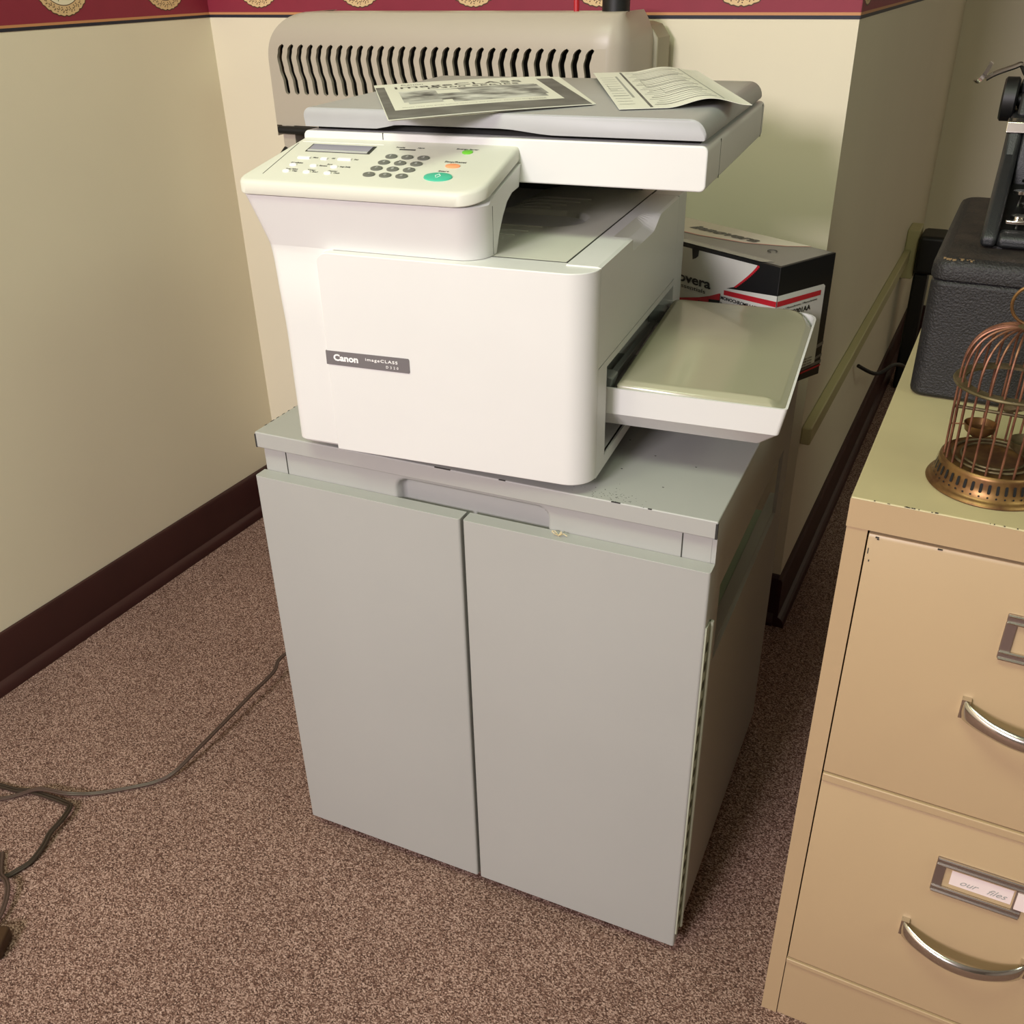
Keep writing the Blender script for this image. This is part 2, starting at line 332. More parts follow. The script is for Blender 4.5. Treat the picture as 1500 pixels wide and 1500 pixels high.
for x0, x1, side in ((0.0004, GW/2-0.002, 0), (GW/2+0.002, GW-0.0004, 1)):
    bm = bmesh.new(); prism(bm, rrect(x0, x1, -0.0118, 0.0078, (0.003, 0.003, 0.0005, 0.0005), 3), 'z', 0.022, 0.6102)
    d = link('door', bm, 'cab', gc, bevel=0.0008)
    bm = bmesh.new(); prism(bm, [(x0+.004, -.0), (x1-.004, -.0), (x1-.004, .004), (x0+.004, .004)], 'z', .6102, .6106)
    if side:
        bm.free(); bm = bmesh.new(); y0 = -0.002
        box(bm, GW-0.0006, GW+0.0012, -0.0098, 0.0085, 0.045, 0.540, 0)
        tube(bm, [(GW+0.0024, 0.006, 0.045), (GW+0.0024, 0.006, 0.540)], 0.0026, 8, mi=0)
        n = 18
        for k in range(n):
            z = 0.06 + k*(0.47/n); box(bm, GW+0.0008, GW+0.0016, -0.0050, 0.0016, z, z+0.011, 1)
        h = link('piano_hinge', bm, ['hinge', 'seam'], d)
        # dust tuft on the door's top edge
        bm = bmesh.new()
        for k in range(5):
            a = k*1.3; p0 = Vector((0.402, -0.002, 0.6106)); tube(bm, [p0, p0+Vector((0.006*math.cos(a), 0.004*math.sin(a), 0.0035)), p0+Vector((0.010*math.cos(a), 0.002*math.sin(a), 0.0015+0.001*k))], 0.0006, 5)
        link('dust_tuft', bm, 'dust', d)
    else: bm.free()
for x in (0.06, GW-0.05):
    for y in (0.07, GD-0.05):
        bm = bmesh.new(); tube(bm, [(x-0.008, y, 0.0125), (x+0.008, y, 0.0125)], 0.0125, 16); box(bm, x-0.011, x+0.011, y-0.01, y+0.01, 0.02, 0.030)
        link('caster', bm, 'blk', gc, smooth=True)

# ------------------------------------------------------------------ copier (frame R)
PZ = GT
cp = thing('copier', 'white office copier with side paper tray and control panel, standing on the grey cabinet', 'copier', fmat('R', 0, 0, PZ))
TM = Matrix.Translation((0, 0, -PZ))
def plink(name, bm, m, par=None, **k):
    bmesh.ops.translate(bm, verts=bm.verts, vec=(0, 0, -PZ)); return link(name, bm, m, par or cp, **k)
# chassis with side cavity
bm = bmesh.new()
box(bm, .004, .352, .037, .41, .677, .690); box(bm, .004, .316, .038, .41, .79, .896); box(bm, .315, .3493, .0385, .366, .7995, .8845); box(bm, .004, .25, .038, .385, .69, .79)
box(bm, .25, .352, .038, .058, .69, .80); box(bm, .25, .352, .385, .41, .69, .80)
plink('chassis', bm, 'pw')
bm = bmesh.new(); box(bm, .2485, .2505, .058, .385, .69, .79); box(bm, .2485, .352, .3848, .3852, .69, .79); plink('tray_cavity', bm, 'dark')
for x in (.03, .31):
    for y in (.05, .37):
        bm = bmesh.new(); tube(bm, [(x, y, PZ), (x, y, .678)], 0.012, 16); plink('foot', bm, 'blk', smooth=True)
# heightfield output tray
def outz(u, v):
    cxx = min(u, .279-.037); d = math.hypot(u-cxx, v-.213) - .037
    z = .9022 - .020*sstep(.5 - d/.007)
    if v > .24: z -= .03*sstep((.20-u)/.11)*sstep((v-.24)/.04)
    return z
bm = bmesh.new(); nx, ny = 110, 110
g = [[bm.verts.new((.004+(.316-.004)*i/nx, .038+(.409-.038)*j/ny, outz(.004+(.316-.004)*i/nx, .038+(.409-.038)*j/ny))) for j in range(ny+1)] for i in range(nx+1)]
for i in range(nx):
    for j in range(ny): bm.faces.new((g[i][j], g[i+1][j], g[i+1][j+1], g[i][j+1]))
plink('output_tray', bm, 'pw2', smooth=True, ang=60)
bm = bmesh.new()
for v, u1 in ((.262, .222), (.281, .236), (.30, .247), (.318, .256)):
    tube(bm, [(.06+(u1-.06)*k/14, v, outz(.06+(u1-.06)*k/14, v)+.0004) for k in range(15)], .0011, 6)
for v, u1 in ((.166, .2335), (.143, .226), (.123, .2175), (.108, .210)):
    tube(bm, [(.15, v, .9026), (u1+.012, v, .9026)], .0011, 6)
for k in range(1): pass
plink('tray_rib', bm, 'pw2', smooth=True)
# right cover: L section with a grip notch
bm = bmesh.new()
full = [(.3195, .899), (.3195, .9034), (.336, .9034), (.351, .9034), (.3545, .902), (.3545, .801), (.3495, .801), (.3495, .884), (.34, .894)]
notch = [(.3195, .899), (.3195, .9034), (.333, .9034), (.342, .8955), (.3545, .889), (.3545, .801), (.3495, .801), (.3495, .884), (.338, .890)]
def lofty(bm, secs):
    R2 = [[bm.verts.new((p[0], y, p[1])) for p in pr] for y, pr in secs]
    for A, B in zip(R2, R2[1:]):
        for i in range(len(A)): bm.faces.new((A[i], A[(i+1)%len(A)], B[(i+1)%len(A)], B[i]))
    bm.faces.new(R2[0][::-1]); bm.faces.new(R2[-1])
def mixp(t): return [(a[0]*(1-t)+b[0]*t, a[1]*(1-t)+b[1]*t) for a, b in zip(full, notch)]
lofty(bm, [(.027, full), (.1440, full), (.1450, mixp(.85)), (.150, notch), (.232, notch)] + [(.232+.042*k/8, mixp(1-sstep(k/8))) for k in range(1, 9)] + [(.366, full)])
plink('right_cover', bm, 'pw')
bm = bmesh.new(); box(bm, .3195, .3545, .3672, .41, .677, .9034); plink('rear_cover', bm, 'pw', bevel=.001)
bm = bmesh.new(); box(bm, .3178, .3194, .038, .40, .895, .9037); plink('cover_seam', bm, 'seam')
# lower right frame
bm = bmesh.new(); box(bm, .350, .3545, .027, .0585, .677, .7995); box(bm, .350, .3545, .0585, .3665, .677, .690); box(bm, .350, .3545, .0585, .3665, .792, .7995); plink('side_frame', bm, 'pw')
# front door: wraps the right corner, rounded top left corner
path = [(.057, 0), (.0585, 0), (.0605, 0), (.063, 0), (.066, 0), (.0695, 0), (.12, 0), (.2, 0), (.28, 0), (.3265, 0)]
for i in range(1, 9):
    a = i*PI/2/8; path.append((.3265 + .028*math.sin(a), .028 - .028*math.cos(a)*1.0))
path[-1] = (.3545, .0262)
def ztop(u): 
    if u < .0695: return .902 - .0125 + math.sqrt(max(0, .0125**2 - (.0695-u)**2))
    return .902
bm = bmesh.new(); outs = []; ins = []
for u, v in path:
    bu = min(u, .3515); zt = ztop(u)
    outs.append((bm.verts.new((u, v, .678)), bm.verts.new((u, v, zt)))); ins.append((bm.verts.new((bu, .0375 if u < .35 else .0375, .678)), bm.verts.new((bu, .0375, zt))))
for i in range(len(path)-1):
    bm.faces.new((outs[i][0], outs[i+1][0], outs[i+1][1], outs[i][1])); bm.faces.new((outs[i][1], outs[i+1][1], ins[i+1][1], ins[i][1]))
    bm.faces.new((ins[i][0], ins[i][1], ins[i+1][1], ins[i+1][0])); bm.faces.new((outs[i][0], ins[i][0], ins[i+1][0], outs[i+1][0]))
bm.faces.new((outs[0][0], outs[0][1], ins[0][1], ins[0][0])); bm.faces.new((outs[-1][0], ins[-1][0], ins[-1][1], outs[-1][1]))
bmesh.ops.remove_doubles(bm, verts=bm.verts, dist=1e-5)
fd = plink('front_door', bm, 'pw', bevel=.003, seg=3)
bm = bmesh.new(); prism(bm, [(.0560, .7806), (.1555, .7815), (.1565, .7830), (.1565, .7965), (.1555, .7978), (.0562, .7962)], 'y', -.0008, .001)
bd = plink('badge', bm, 'badge', fd)
bm = bmesh.new()
fnb = lambda x0, z0: (lambda x, y, z: (x0+x, -.0010-z, z0+y+x*.008))
text_on(bm, 'Canon', .0098, fnb(.0655, .7862), width=.030, bold=.00035)
text_on(bm, 'imageCLASS', .0045, fnb(.1045, .7900), width=.0385, bold=.00004, space=1.2)
text_on(bm, 'D320', .0040, fnb(.1290, .7843), width=.0145, space=1.9)
plink('lettering', bm, 'wt', bd)
# left column and panel housing
def u_left(z):
    t = max(0, (z-.80)/.155); return -.0215*t**1.8
def v_front(z):
    if z < .84: return .0065
    if z < .902: return .0065 + .0055*sstep((z-.84)/.062)
    return .012 - .015*(z-.902)/.053
bm = bmesh.new(); rings = []
zs = [.6785, .681, .70, .74, .78, .80, .82, .84, .86, .87, .88, .886, .887, .895, .9025, .9027, .91, .92, .93, .94, .95, .956]
for z in zs:
    ul, vf, r = u_left(z), v_front(z), .012
    k = 0.002 if z == .6785 else 0
    ub = .0715 if .8865 < z < .9026 else .0565
    pts = [(ub, vf+k), (ul+r, vf+k)] + [(ul+k+r-r*math.sin(a), vf+k+r-r*math.cos(a)) for a in [PI/2*i/5 for i in range(1, 6)]] + [(ul+k, .41), (ub, .41)]
    rings.append([bm.verts.new((x, y, z)) for x, y in pts])
for A, B in zip(rings, rings[1:]):
    for i in range(len(A)): bm.faces.new((A[i], A[(i+1)%len(A)], B[(i+1)%len(A)], B[i]))
bm.faces.new(rings[0][::-1]); bm.faces.new(rings[-1])
# panel housing block u .05 .. .24
ST = [.05, .12, .18] + [None]*9
rings = []; r = .028
def arch_profile(dv, lo, hi):
    pr = []
    for z in lo: pr.append((v_front(z)+dv, z))
    return pr
zl = [.9025, .91, .92, .93, .94, .95, .956]
stations = [(.0565, 0), (.12, 0), (.18, 0), (.205, 0)] + [(1, math.radians(a)) for a in (0, 12, 25, 38, 51, 64, 77, 90)]
for s, a in stations:
    ring = []
    for z in zl:
        ur = .2385 + (z-.902)*.12
        if s == 1: u = ur - r + r*math.sin(a); dv = r - r*math.cos(a)
        else: u = s; dv = 0
        ring.append((u, v_front(z)+dv, z))
    ue = (.2385 - r + r*math.sin(a)) if s == 1 else s
    dv = (r - r*math.cos(a)) if s == 1 else 0
    for v, z in ((.03, .9635), (.06, .9715), (.0965, .981), (.0965, .9585), (.078, .9565), (.066, .950), (.058, .938), (.0515, .922), (.0490, .9025)):
        u = ue + ((z-.902)*.12 if s == 1 else 0); ring.append((u, max(v, v_front(min(z,.956))+dv+.0005), z))
    rings.append([bm.verts.new(p) for p in ring])
for A, B in zip(rings, rings[1:]):
    for i in range(len(A)): bm.faces.new((A[i], A[(i+1)%len(A)], B[(i+1)%len(A)], B[i]))
bm.faces.new(rings[0][::-1]); bm.faces.new(rings[-1])
plink('panel_housing', bm, 'pw', smooth=True, ang=35)
bm = bmesh.new(); tube(bm, [(.2447, .0262, .9535), (.2417, .033, .930), (.2387, .0405, .9035)], .00035, 6); plink('housing_seam', bm, 'seam')
# control panel top
def cpz(v): return .970 + .2593*(v+.008)
bm = bmesh.new()
def plan(off, zoff=0):
    ul, ur, vf = -.0222+off, .2452-off, -.0062+off; out = []
    for cx, cy, a0, rr in ((ul, vf, PI, .010), (ur, vf, 1.5*PI, .028)):
        ox = cx+rr if cx == ul else cx-rr; oy = vf+rr
        for i in range(9):
            t = a0+i*PI/16; out.append((ox+rr*math.cos(t), oy+rr*math.sin(t)))
    out += [(ur+.001, .0968), (ul+.02*0+.020, .0968)]
    return out
levels = [(0.0005, -.0135), (0, -.0125), (0, -.0035), (.0008, -.0016), (.0022, -.0004), (.0040, 0)]
rr_ = []
for off, dz in levels: rr_.append([bm.verts.new((x, y, cpz(y)+dz)) for x, y in plan(off)])
for A, B in zip(rr_, rr_[1:]):
    for i in range(len(A)): bm.faces.new((A[i], A[(i+1)%len(A)], B[(i+1)%len(A)], B[i]))
bm.faces.new(rr_[0][::-1]); bm.faces.new(rr_[-1])
pn = plink('control_panel', bm, 'pw2', smooth=True, ang=30)
def onp(u, v, h=0): return (u, v - h*.25, cpz(v) + h)
def pdisc(bm, u, v, ru, rv, h, mi=0, n=24, dome=0):
    A = [bm.verts.new(onp(u+ru*math.cos(2*PI*i/n), v+rv*math.sin(2*PI*i/n), -.0003)) for i in range(n)]
    B = [bm.verts.new(onp(u+ru*.96*math.cos(2*PI*i/n), v+rv*.96*math.sin(2*PI*i/n), h*.7)) for i in range(n)]
    D = [bm.verts.new(onp(u+ru*.8*math.cos(2*PI*i/n), v+rv*.8*math.sin(2*PI*i/n), h)) for i in range(n)]
    for P, Q in ((A, B), (B, D)):
        for i in range(n): bm.faces.new((P[i], P[(i+1)%n], Q[(i+1)%n], Q[i])).material_index = mi
    bm.faces.new(D).material_index = mi
def pbox(bm, u0, u1, v0, v1, h, mi=0, h0=-.0003):
    A = [bm.verts.new(onp(u, v, h0)) for u, v in ((u0, v0), (u1, v0), (u1, v1), (u0, v1))]
    B = [bm.verts.new(onp(u, v, h)) for u, v in ((u0, v0), (u1, v0), (u1, v1), (u0, v1))]
    bm.faces.new(B).material_index = mi
    for i in range(4): bm.faces.new((A[i], A[(i+1)%4], B[(i+1)%4], B[i])).material_index = mi
def ptext(bm, s, size, u, v, h, mi=0, width=None, **k):
    text_on(bm, s, size, lambda x, y, z: onp(u+x, v+y, h+z), width=width, mi=mi, ext=.00005, **k)
bm = bmesh.new(); pbox(bm, .0185, .0945, .0635, .0815, .0003, 1); pbox(bm, .021, .0915, .0665, .080, .0010, 0); pbox(bm, .021, .0915, .0645, .0668, .0012, 2)
plink('display', bm, ['lcd', 'seam', 'plight'], pn)['label'] = 'small grey LCD display'
bm = bmesh.new()
for (a, b, w) in ((.012, .082, 0), ): pass
pbox(bm, -.0005, .0003, .010, .0825, .00012); pbox(bm, .003, .1, .0862, .0869, .0002, 1)
plink('panel_groove', bm, ['seam', 'wt'], pn)
digits = ['1', '2', '3', '4', '5', '6', '7', '8', '9', '*', '0', '#']
for i, dgt in enumerate(digits):
    rw, cl = divmod(i, 3); u = .1215 + cl*.0180 - rw*.0016; v = .0605 - rw*.0135
    bm = bmesh.new(); pdisc(bm, u, v, .0067, .0046, .0014); ptext(bm, dgt, .0052, u-.0014, v-.0017, .00145, 1, width=.0026 if dgt != '1' else .001)
    plink('number_key', bm, ['key', 'plight'], pn, smooth=True)
bm = bmesh.new(); pdisc(bm, .198, .078, .0058, .0044, .0013); plink('power_button', bm, 'green', pn, smooth=True)['label'] = 'green round button'
bm = bmesh.new(); pdisc(bm, .1955, .0468, .0080, .0044, .0013); plink('stop_button', bm, 'orange', pn, smooth=True)['label'] = 'orange oval button'
bm = bmesh.new(); pdisc(bm, .1905, .0225, .0152, .0086, .0016)
plink('start_button', bm, 'teal', pn, smooth=True)['label'] = 'large teal oval button'
bm = bmesh.new(); dd = [(0, 0.004), (.0033, 0), (0, -.004), (-.0033, 0)]
for s in (1, -1):
    tube(bm, [onp(.1905 + s*(x*.8)+s*.0005, .0225+y*.8, .0017) for x, y in ((-.0005, .0045), (.0028, 0.0005), (0, -.0045))], .0003, 5)
plink('start_symbol', bm, 'wt', pn)
for (u, v, w) in ((.0265, .048, .0145), (.0505, .048, .0075), (.0740, .0488, .0155)):
    bm = bmesh.new(); pbox(bm, u-w/2, u+w/2, v-.0018, v+.0018, .0016); plink('menu_button', bm, 'wt', pn, bevel=.0006)
for k in range(6):
    u = (.023, .047, .071)[k % 3]; v = .0318 if k < 3 else .0178
    bm = bmesh.new(); pdisc(bm, u, v, .0042, .0026, .0015); plink('menu_button', bm, 'wt', pn, smooth=True)
bm = bmesh.new()
for (s, u, v, w) in (('Menu', .036, .0495, .006), ('OK', .058, .0495, .004), ('Set', .084, .0495, .005), ('Enlarge/Reduce', .0175, .0362, .014), ('Exposure', .053, .0325, .009), ('Image Quality', .077, .0325, .012),
                     ('Sort', .060, .0362, .006), ('Paper Select', .0195, .0222, .014), ('Tray', .0445, .0222, .010), ('Counter', .0685, .0222, .011), ('Copy', .029, .0185, .006), ('2on1', .0525, .0185, .006), ('Check', .077, .0185, .007),
                     ('Processing', .1165, .0815, .010), ('Alarm', .1405, .0820, .008), ('Energy Saver', .1835, .0838, .024), ('Stop/Reset', .1830, .0545, .0235), ('Start', .1850, .0345, .0115)):
    ptext(bm, s, .0034 if v < .05 or v > .08 else .0046, u, v, .0001, width=w, bold=.0001)
pbox(bm, .1225, .1405, .0768, .0785, .0004); pbox(bm, .134, .136, .0520, .0535, .0003)
plink('panel_lettering', bm, 'ink', pn)
# scanner unit
bm = bmesh.new(); prism(bm, rrect(-.0022, .4345, .9625, 1.0045, .006, 4), 'y', .0968, .452)
sc = plink('scanner_unit', bm, 'pw', bevel=.0018, seg=2)
for q in ((.0935, .0943, .0964, .0975, .998, 1.0046), (.4340, .4347, .163, .1636, .9645, 1.002), (.4340, .4347, .4385, .4391, .9645, 1.002)):
    bm = bmesh.new(); box(bm, *q); plink('scanner_seam', bm, 'seam', sc)
bm = bmesh.new(); box(bm, .008, .424, .112, .44, 1.0045, 1.0095); plink('platen_frame', bm, 'dark', sc)
bm = bmesh.new(); box(bm, .004, .13, .10, .40, .85, .9625); box(bm, .004, .30, .395, .41, .890, .9625)
plink('scanner_support', bm, 'seam')
# lid: rounded shoulders, arched front lip
bm = bmesh.new(); rings = []
LZ0, LZ1 = 1.0088, 1.0275
prof_u = rrect(.0005, .432, 0, 1, 0, 0)
def lidring(v, inset=0, arch=0.0):
    pts = []
    n = 40
    for i in range(n+1):
        u = .0015+inset + (.431-.0015-2*inset)*i/n
        pts.append((u, v, LZ0 + arch*sstep((u-.085)/.03)*sstep((.285-u)/.06)))
    for i in range(7): t = -PI/2*0 + i*PI/12; pts.append((.432-inset-.016+.016*math.cos(t), v, LZ1-.0165-inset+.0165*math.sin(t)))
    for i in range(7): t = PI/2 + i*PI/12; pts.append((.0005+inset+.009+.009*math.cos(t), v, LZ1-.009-inset+.009*math.sin(t)))
    return pts
for v, ins, ar in ((.0955, .0012, .0045), (.0968, 0, .0045), (.112, 0, .0045), (.118, 0, 0), (.25, 0, 0), (.438, 0, 0), (.442, .002, 0)):
    rings.append([bm.verts.new(p) for p in lidring(v, ins, ar)])
for A, B in zip(rings, rings[1:]):
    for i in range(len(A)): bm.faces.new((A[i], A[(i+1)%len(A)], B[(i+1)%len(A)], B[i]))
bm.faces.new(rings[0][::-1]); bm.faces.new(rings[-1])
lid = plink('lid', bm, 'pg', smooth=True, ang=40)
lid['label'] = 'grey document lid'
# paper tray sticking out of the right side
def tilt(bm):
    for v in bm.verts: v.co.z += (v.co.y-.067)*.05*sstep((v.co.z-.705)/.02)
bm = bmesh.new(); rings = []
for z, u1, v0, v1, u0 in ((.716, .514, .086, .325, .26), (.7365, .533, .0670, .342, .26), (.7655, .5385, .0665, .342, .26)):
    rings.append([bm.verts.new(p) for p in [(x, y, z) for x, y in rrect(u0, u1, v0, v1, (0, .004, .02, 0), 4)]])
ri = [bm.verts.new((x, y, .7655)) for x, y in rrect(.26, .5360, .0690, .3395, (0, .003, .018, 0), 4)]
rj = [bm.verts.new((x, y, .7450)) for x, y in rrect(.26, .5345, .0695, .3390, (0, .003, .018, 0), 4)]
rings += [ri, rj]
for A, B in zip(rings, rings[1:]):
    for i in range(len(A)): bm.faces.new((A[i], A[(i+1)%len(A)], B[(i+1)%len(A)], B[i]))
bm.faces.new(rings[0][::-1]); bm.faces.new(rings[-1])
tilt(bm)
tr = plink('paper_tray', bm, 'pw', smooth=True, ang=30)
bm = bmesh.new(); rings = []
for off, z in ((0, .7605), (0, .7670), (.002, .7692), (.004, .7695), (.0055, .7708), (.008, .7712)):
    ring = []
    for x, y in rrect(.362+off, .5355-off, .0705+off, .3385-off, (.003, .014, .030, .006), 6):
        dz = -.010*sstep((x-.512)/.024)**1.3 if x > .512 else 0
        ring.append(bm.verts.new((x, y, z+dz)))
    rings.append(ring)
for A, B in zip(rings, rings[1:]):
    for i in range(len(A)): bm.faces.new((A[i], A[(i+1)%len(A)], B[(i+1)%len(A)], B[i]))
bm.faces.new(rings[0][::-1])
c_ = [(.380+ (.505-.380)*i/8) for i in range(9)]
bm.faces.new(rings[-1])
bmesh.ops.triangulate(bm, faces=[f for f in bm.faces if len(f.verts) > 8])
tilt(bm)
plink('tray_cover', bm, 'tcov', tr, smooth=True, ang=40)['label'] = 'smoky translucent plastic tray cover'
for v0, s in ((.076, 1), (.314, -1)):
    bm = bmesh.new(); prism(bm, [(.335, .750), (.352, .750), (.357, .7725), (.350, .7745), (.335, .7745)], 'y', v0, v0+.022); plink('paper_guide', bm, 'guide', tr, bevel=.002)
bm = bmesh.new(); box(bm, .27, .361, .098, .345, .748, .752); box(bm, .340, .3475, .12, .33, .752, .7605)
plink('feed_rail', bm, 'guide', tr, bevel=.001)

# ------------------------------------------------------------------ papers on the lid
def sheet_obj(th, Mi, corners, zf, mats, decals, nm='sheet', ns=28, nt_=14, thick=.0004):
    """corners: FL, FR, BR, BL in the R frame; decals: (s0,s1,t0,t1,layer,mat)"""
    FL, FR_, BR, BL = [Vector((*c, 0)) for c in corners]
    def at(s, t, h=0):
        p = (FL*(1-s)+FR_*s)*(1-t) + (BL*(1-s)+BR*s)*t
        return Mi @ Vector((p.x, p.y, zf(s, t)+h))
    def patch(bm, s0, s1, t0, t1, h, mi, a=ns, b=nt_):
        g = [[bm.verts.new(at(s0+(s1-s0)*i/a, t0+(t1-t0)*j/b, h)) for j in range(b+1)] for i in range(a+1)]
        for i in range(a):
            for j in range(b): bm.faces.new((g[i][j], g[i+1][j], g[i+1][j+1], g[i][j+1])).material_index = mi
        return g
    bm = bmesh.new(); patch(bm, 0, 1, 0, 1, 0, 0)
    ret = bmesh.ops.extrude_face_region(bm, geom=bm.faces[:])
    for v in [x for x in ret['geom'] if isinstance(x, bmesh.types.BMVert)]: v.co.z -= thick
    sh = link(nm, bm, mats[0], th, smooth=True, ang=50)
    bm = bmesh.new()
    for d in decals:
        if d[0] == 'txt':
            _, s, size, s0, t0, w, mi, asp = d
            text_on(bm, s, size, lambda x, y, z: at(s0+x, t0+y*asp, .00045), width=w, mi=mi, ext=0)
        else:
            s0, s1, t0, t1, lay, mi = d
            patch(bm, s0, s1, t0, t1, .00012*lay, mi, max(2, int(ns*(s1-s0))+1), max(1, int(nt_*(t1-t0))+1))
    link('print', bm, mats[1:], sh, recalc=False)
mc = fmat('R', .15, .22, 1.0277)
mn = thing('instruction_manual', 'grey-bordered instruction manual with picture cover lying on the copier lid', 'manual', mc)
Mi = Matrix.Translation((-.15, -.22, -1.0277))
zf = lambda s, t: 1.0290 + .0010*(1-s)**2*(1-t) + .0012*math.sin(PI*s)
sheet_obj(mn, Mi, [(.150, .006), (.300, .172), (.158, .440), (-.018, .290)], zf, ['paper', 'pgrey', 'paper', 'pimg', 'ptext', 'ink', 'plight'],
    [(.004, .996, .012, .90, 1, 0), (.05, .9, .2, .965, 2, 1), (.11, .86, .38, .70, 3, 2), (.35, .84, .30, .40, 3, 2), (.30, .42, .56, .67, 4, 1), (.42, .85, .70, .715, 3, 3), (.13,.30,.33,.40,4,5),
     ('txt', 'imageCLASS', .1, .10, .80, .70, 4, 1.05), ('txt', 'D300 SERIES', .055, .27, .735, .50, 4, 1.0), ('txt', 'Please read this guide before operating this product. After you finish reading', .02, .09, .24, .72, 3, 1.3),
     ('txt', 'Canon', .05, .14, .90, .12, 4, 1.0), ('txt', 'ENGLISH', .03, .72, .225, .09, 3, 1.2)], nm='cover_sheet')
bm = bmesh.new()
g = []
for k in range(2):
    FLc = [(.150, .006), (.300, .172), (.158, .440), (-.018, .290)]
pts = [(.146, .016), (.300, .180), (.172, .440), (-.010, .296)]
prism(bm, pts, 'z', 1.0278, 1.0285); bmesh.ops.transform(bm, matrix=Mi, verts=bm.verts); link('inner_pages', bm, 'paper', mn)
fm = thing('printed_form', 'loose white printed form sheet slightly curled on the copier lid, right of the manual', 'paper sheet', fmat('R', .33, .32, 1.0277))
Mi2 = Matrix.Translation((-.33, -.32, -1.0277))
zf2 = lambda s, t: 1.0290 + .0075*math.sin(PI*min(1, max(0, (s-.35)/.65)))**2*(1-t*.3) + .004*t
dec = [(.24, .262, .02, .98, 1, 0), (.80, .815, .05, .97, 1, 1), (.03, .16, .30, .31, 1, 1), (.17, .19, .25, .85, 1, 1)]
for k in range(22): dec.append((.29+.03*(k % 3), .76-.02*(k % 4), .07+k*.041, .078+k*.041, 1, 1 if k % 4 else 2))
for k in range(12): dec.append((.03, .15, .10+k*.065, .107+k*.065, 1, 1))
for s0, s1, t0, t1 in ((.36, .70, .50, .505), (.36, .70, .70, .705), (.36, .362, .5, .7), (.45, .75, .3, .305), (.45, .452, .3, .45), (.04, .10, .45, .455), (.04, .042, .45, .6)): dec.append((s0, s1, t0, t1, 2, 0))
sheet_obj(fm, Mi2, [(.336, .139), (.456, .200), (.338, .500), (.216, .446)], zf2, ['paper', 'pgrey', 'ptext', 'ink'], dec, nm='form_sheet', ns=40)

# ------------------------------------------------------------------ toner carton (own frame on the cabinet's rear right corner)
ang = math.atan2(.44, -.898)      # direction of the long side, from the near corner to the left
bx_dir = math.atan2(-.44, .898)   # local x = from left to near corner
L, D, H = .27, .108, .164
cx0 = (1.2585 - .898*L, -.4503 + .44*L)
tb = thing('toner_carton', 'black, white and red printer cartridge carton on the rear right corner of the grey cabinet', 'box', fmat('W', cx0[0], cx0[1], GT+.0002, bx_dir))
bm = bmesh.new(); box(bm, 0, L, 0, D, 0, H); link('carton_body', bm, 'bxk', tb, bevel=.001)
bm = bmesh.new(); e = .0004
def fq(bm, pts, mi, y=-e): bm.faces.new([bm.verts.new((x, y, z)) for x, z in pts]).material_index = mi
def sq(bm, pts, mi, x=L+e): bm.faces.new([bm.verts.new((x, y, z)) for y, z in pts]).material_index = mi
def tq(bm, pts, mi, z=H+e): bm.faces.new([bm.verts.new((x, y, z)) for x, y in pts]).material_index = mi
# front: white field ending in a sweeping curve, red swoosh
n = 16; curve = [(L-.049-.035*(1-math.cos(PI/2*i/n)), H-.012-.050*math.sin(PI/2*i/n)*1.0) for i in range(n+1)]
curve = [(L-.0355-.0345*(i/n)**1.15, H-.0045-.0350*(i/n)**.95) for i in range(n+1)]
white = [(.0, H-.0052)] + curve + [(L-.0855, H-.0450), (L-.0915, H-.0535), (L-.1288, H-.068), (L-.163, H-.078), (0, H-.082)]
fq(bm, white[::-1], 1)
red = [(x+.0025, z) for x, z in curve] + [(x, z) for x, z in reversed(curve)]
for i in range(n): fq(bm, [(curve[i][0], curve[i][1]), (curve[i][0]+.003, curve[i][1]), (curve[i+1][0]+.005, curve[i+1][1]), (curve[i+1][0], curve[i+1][1])], 2, -e*1.5)
sw = [(L-.0915, H-.0525), (L-.110, H-.0605), (L-.1288, H-.0665), (L-.163, H-.0745), (0, H-.079)]
for a, b in zip(sw, sw[1:]): fq(bm, [a, b, (b[0], b[1]-.004), (a[0], a[1]-.009)], 2, -e*2)
fq(bm, [(L-.146, H-.0045), (L-.1335, H-.0045), (L-.1345, H-.0125), (L-.1385, H-.0160), (L-.1440, H-.0185)], 0, -e*2)
# front label
fq(bm, [(L-.0905, H-.0445), (L, H-.0355), (L, H-.150), (L-.0905, H-.150)], 3, -e*2); fq(bm, [(L-.0850, H-.0468), (L, H-.0425), (L, H-.0495), (L-.0850, H-.0530)], 2, -e*3)
# side label
sq(bm, [(0, H-.0355), (.090, H-.0370), (.094, H-.0400), (.094, H-.144), (.089, H-.148), (0, H-.150)], 3); sq(bm, [(0, H-.0425), (.086, H-.0438), (.086, H-.0503), (0, H-.0495)], 2, L+e*2)
sq(bm, [(.094, H-.120), (D, H-.117), (D, H-.122), (.094, H-.125)], 4, L+e*.8); sq(bm, [(.094, H-.137), (D, H-.134), (D, H-.138), (.094, H-.141)], 4, L+e*.8)
sq(bm, [(.0, H-.151), (D, H-.143), (D, H-.1475), (.0, H-.1545)], 4, L+e*1.2); sq(bm, [(.0, H-.1555), (D, H-.1495), (D, H-.1520), (.0, H-.158)], 2, L+e*1.2)
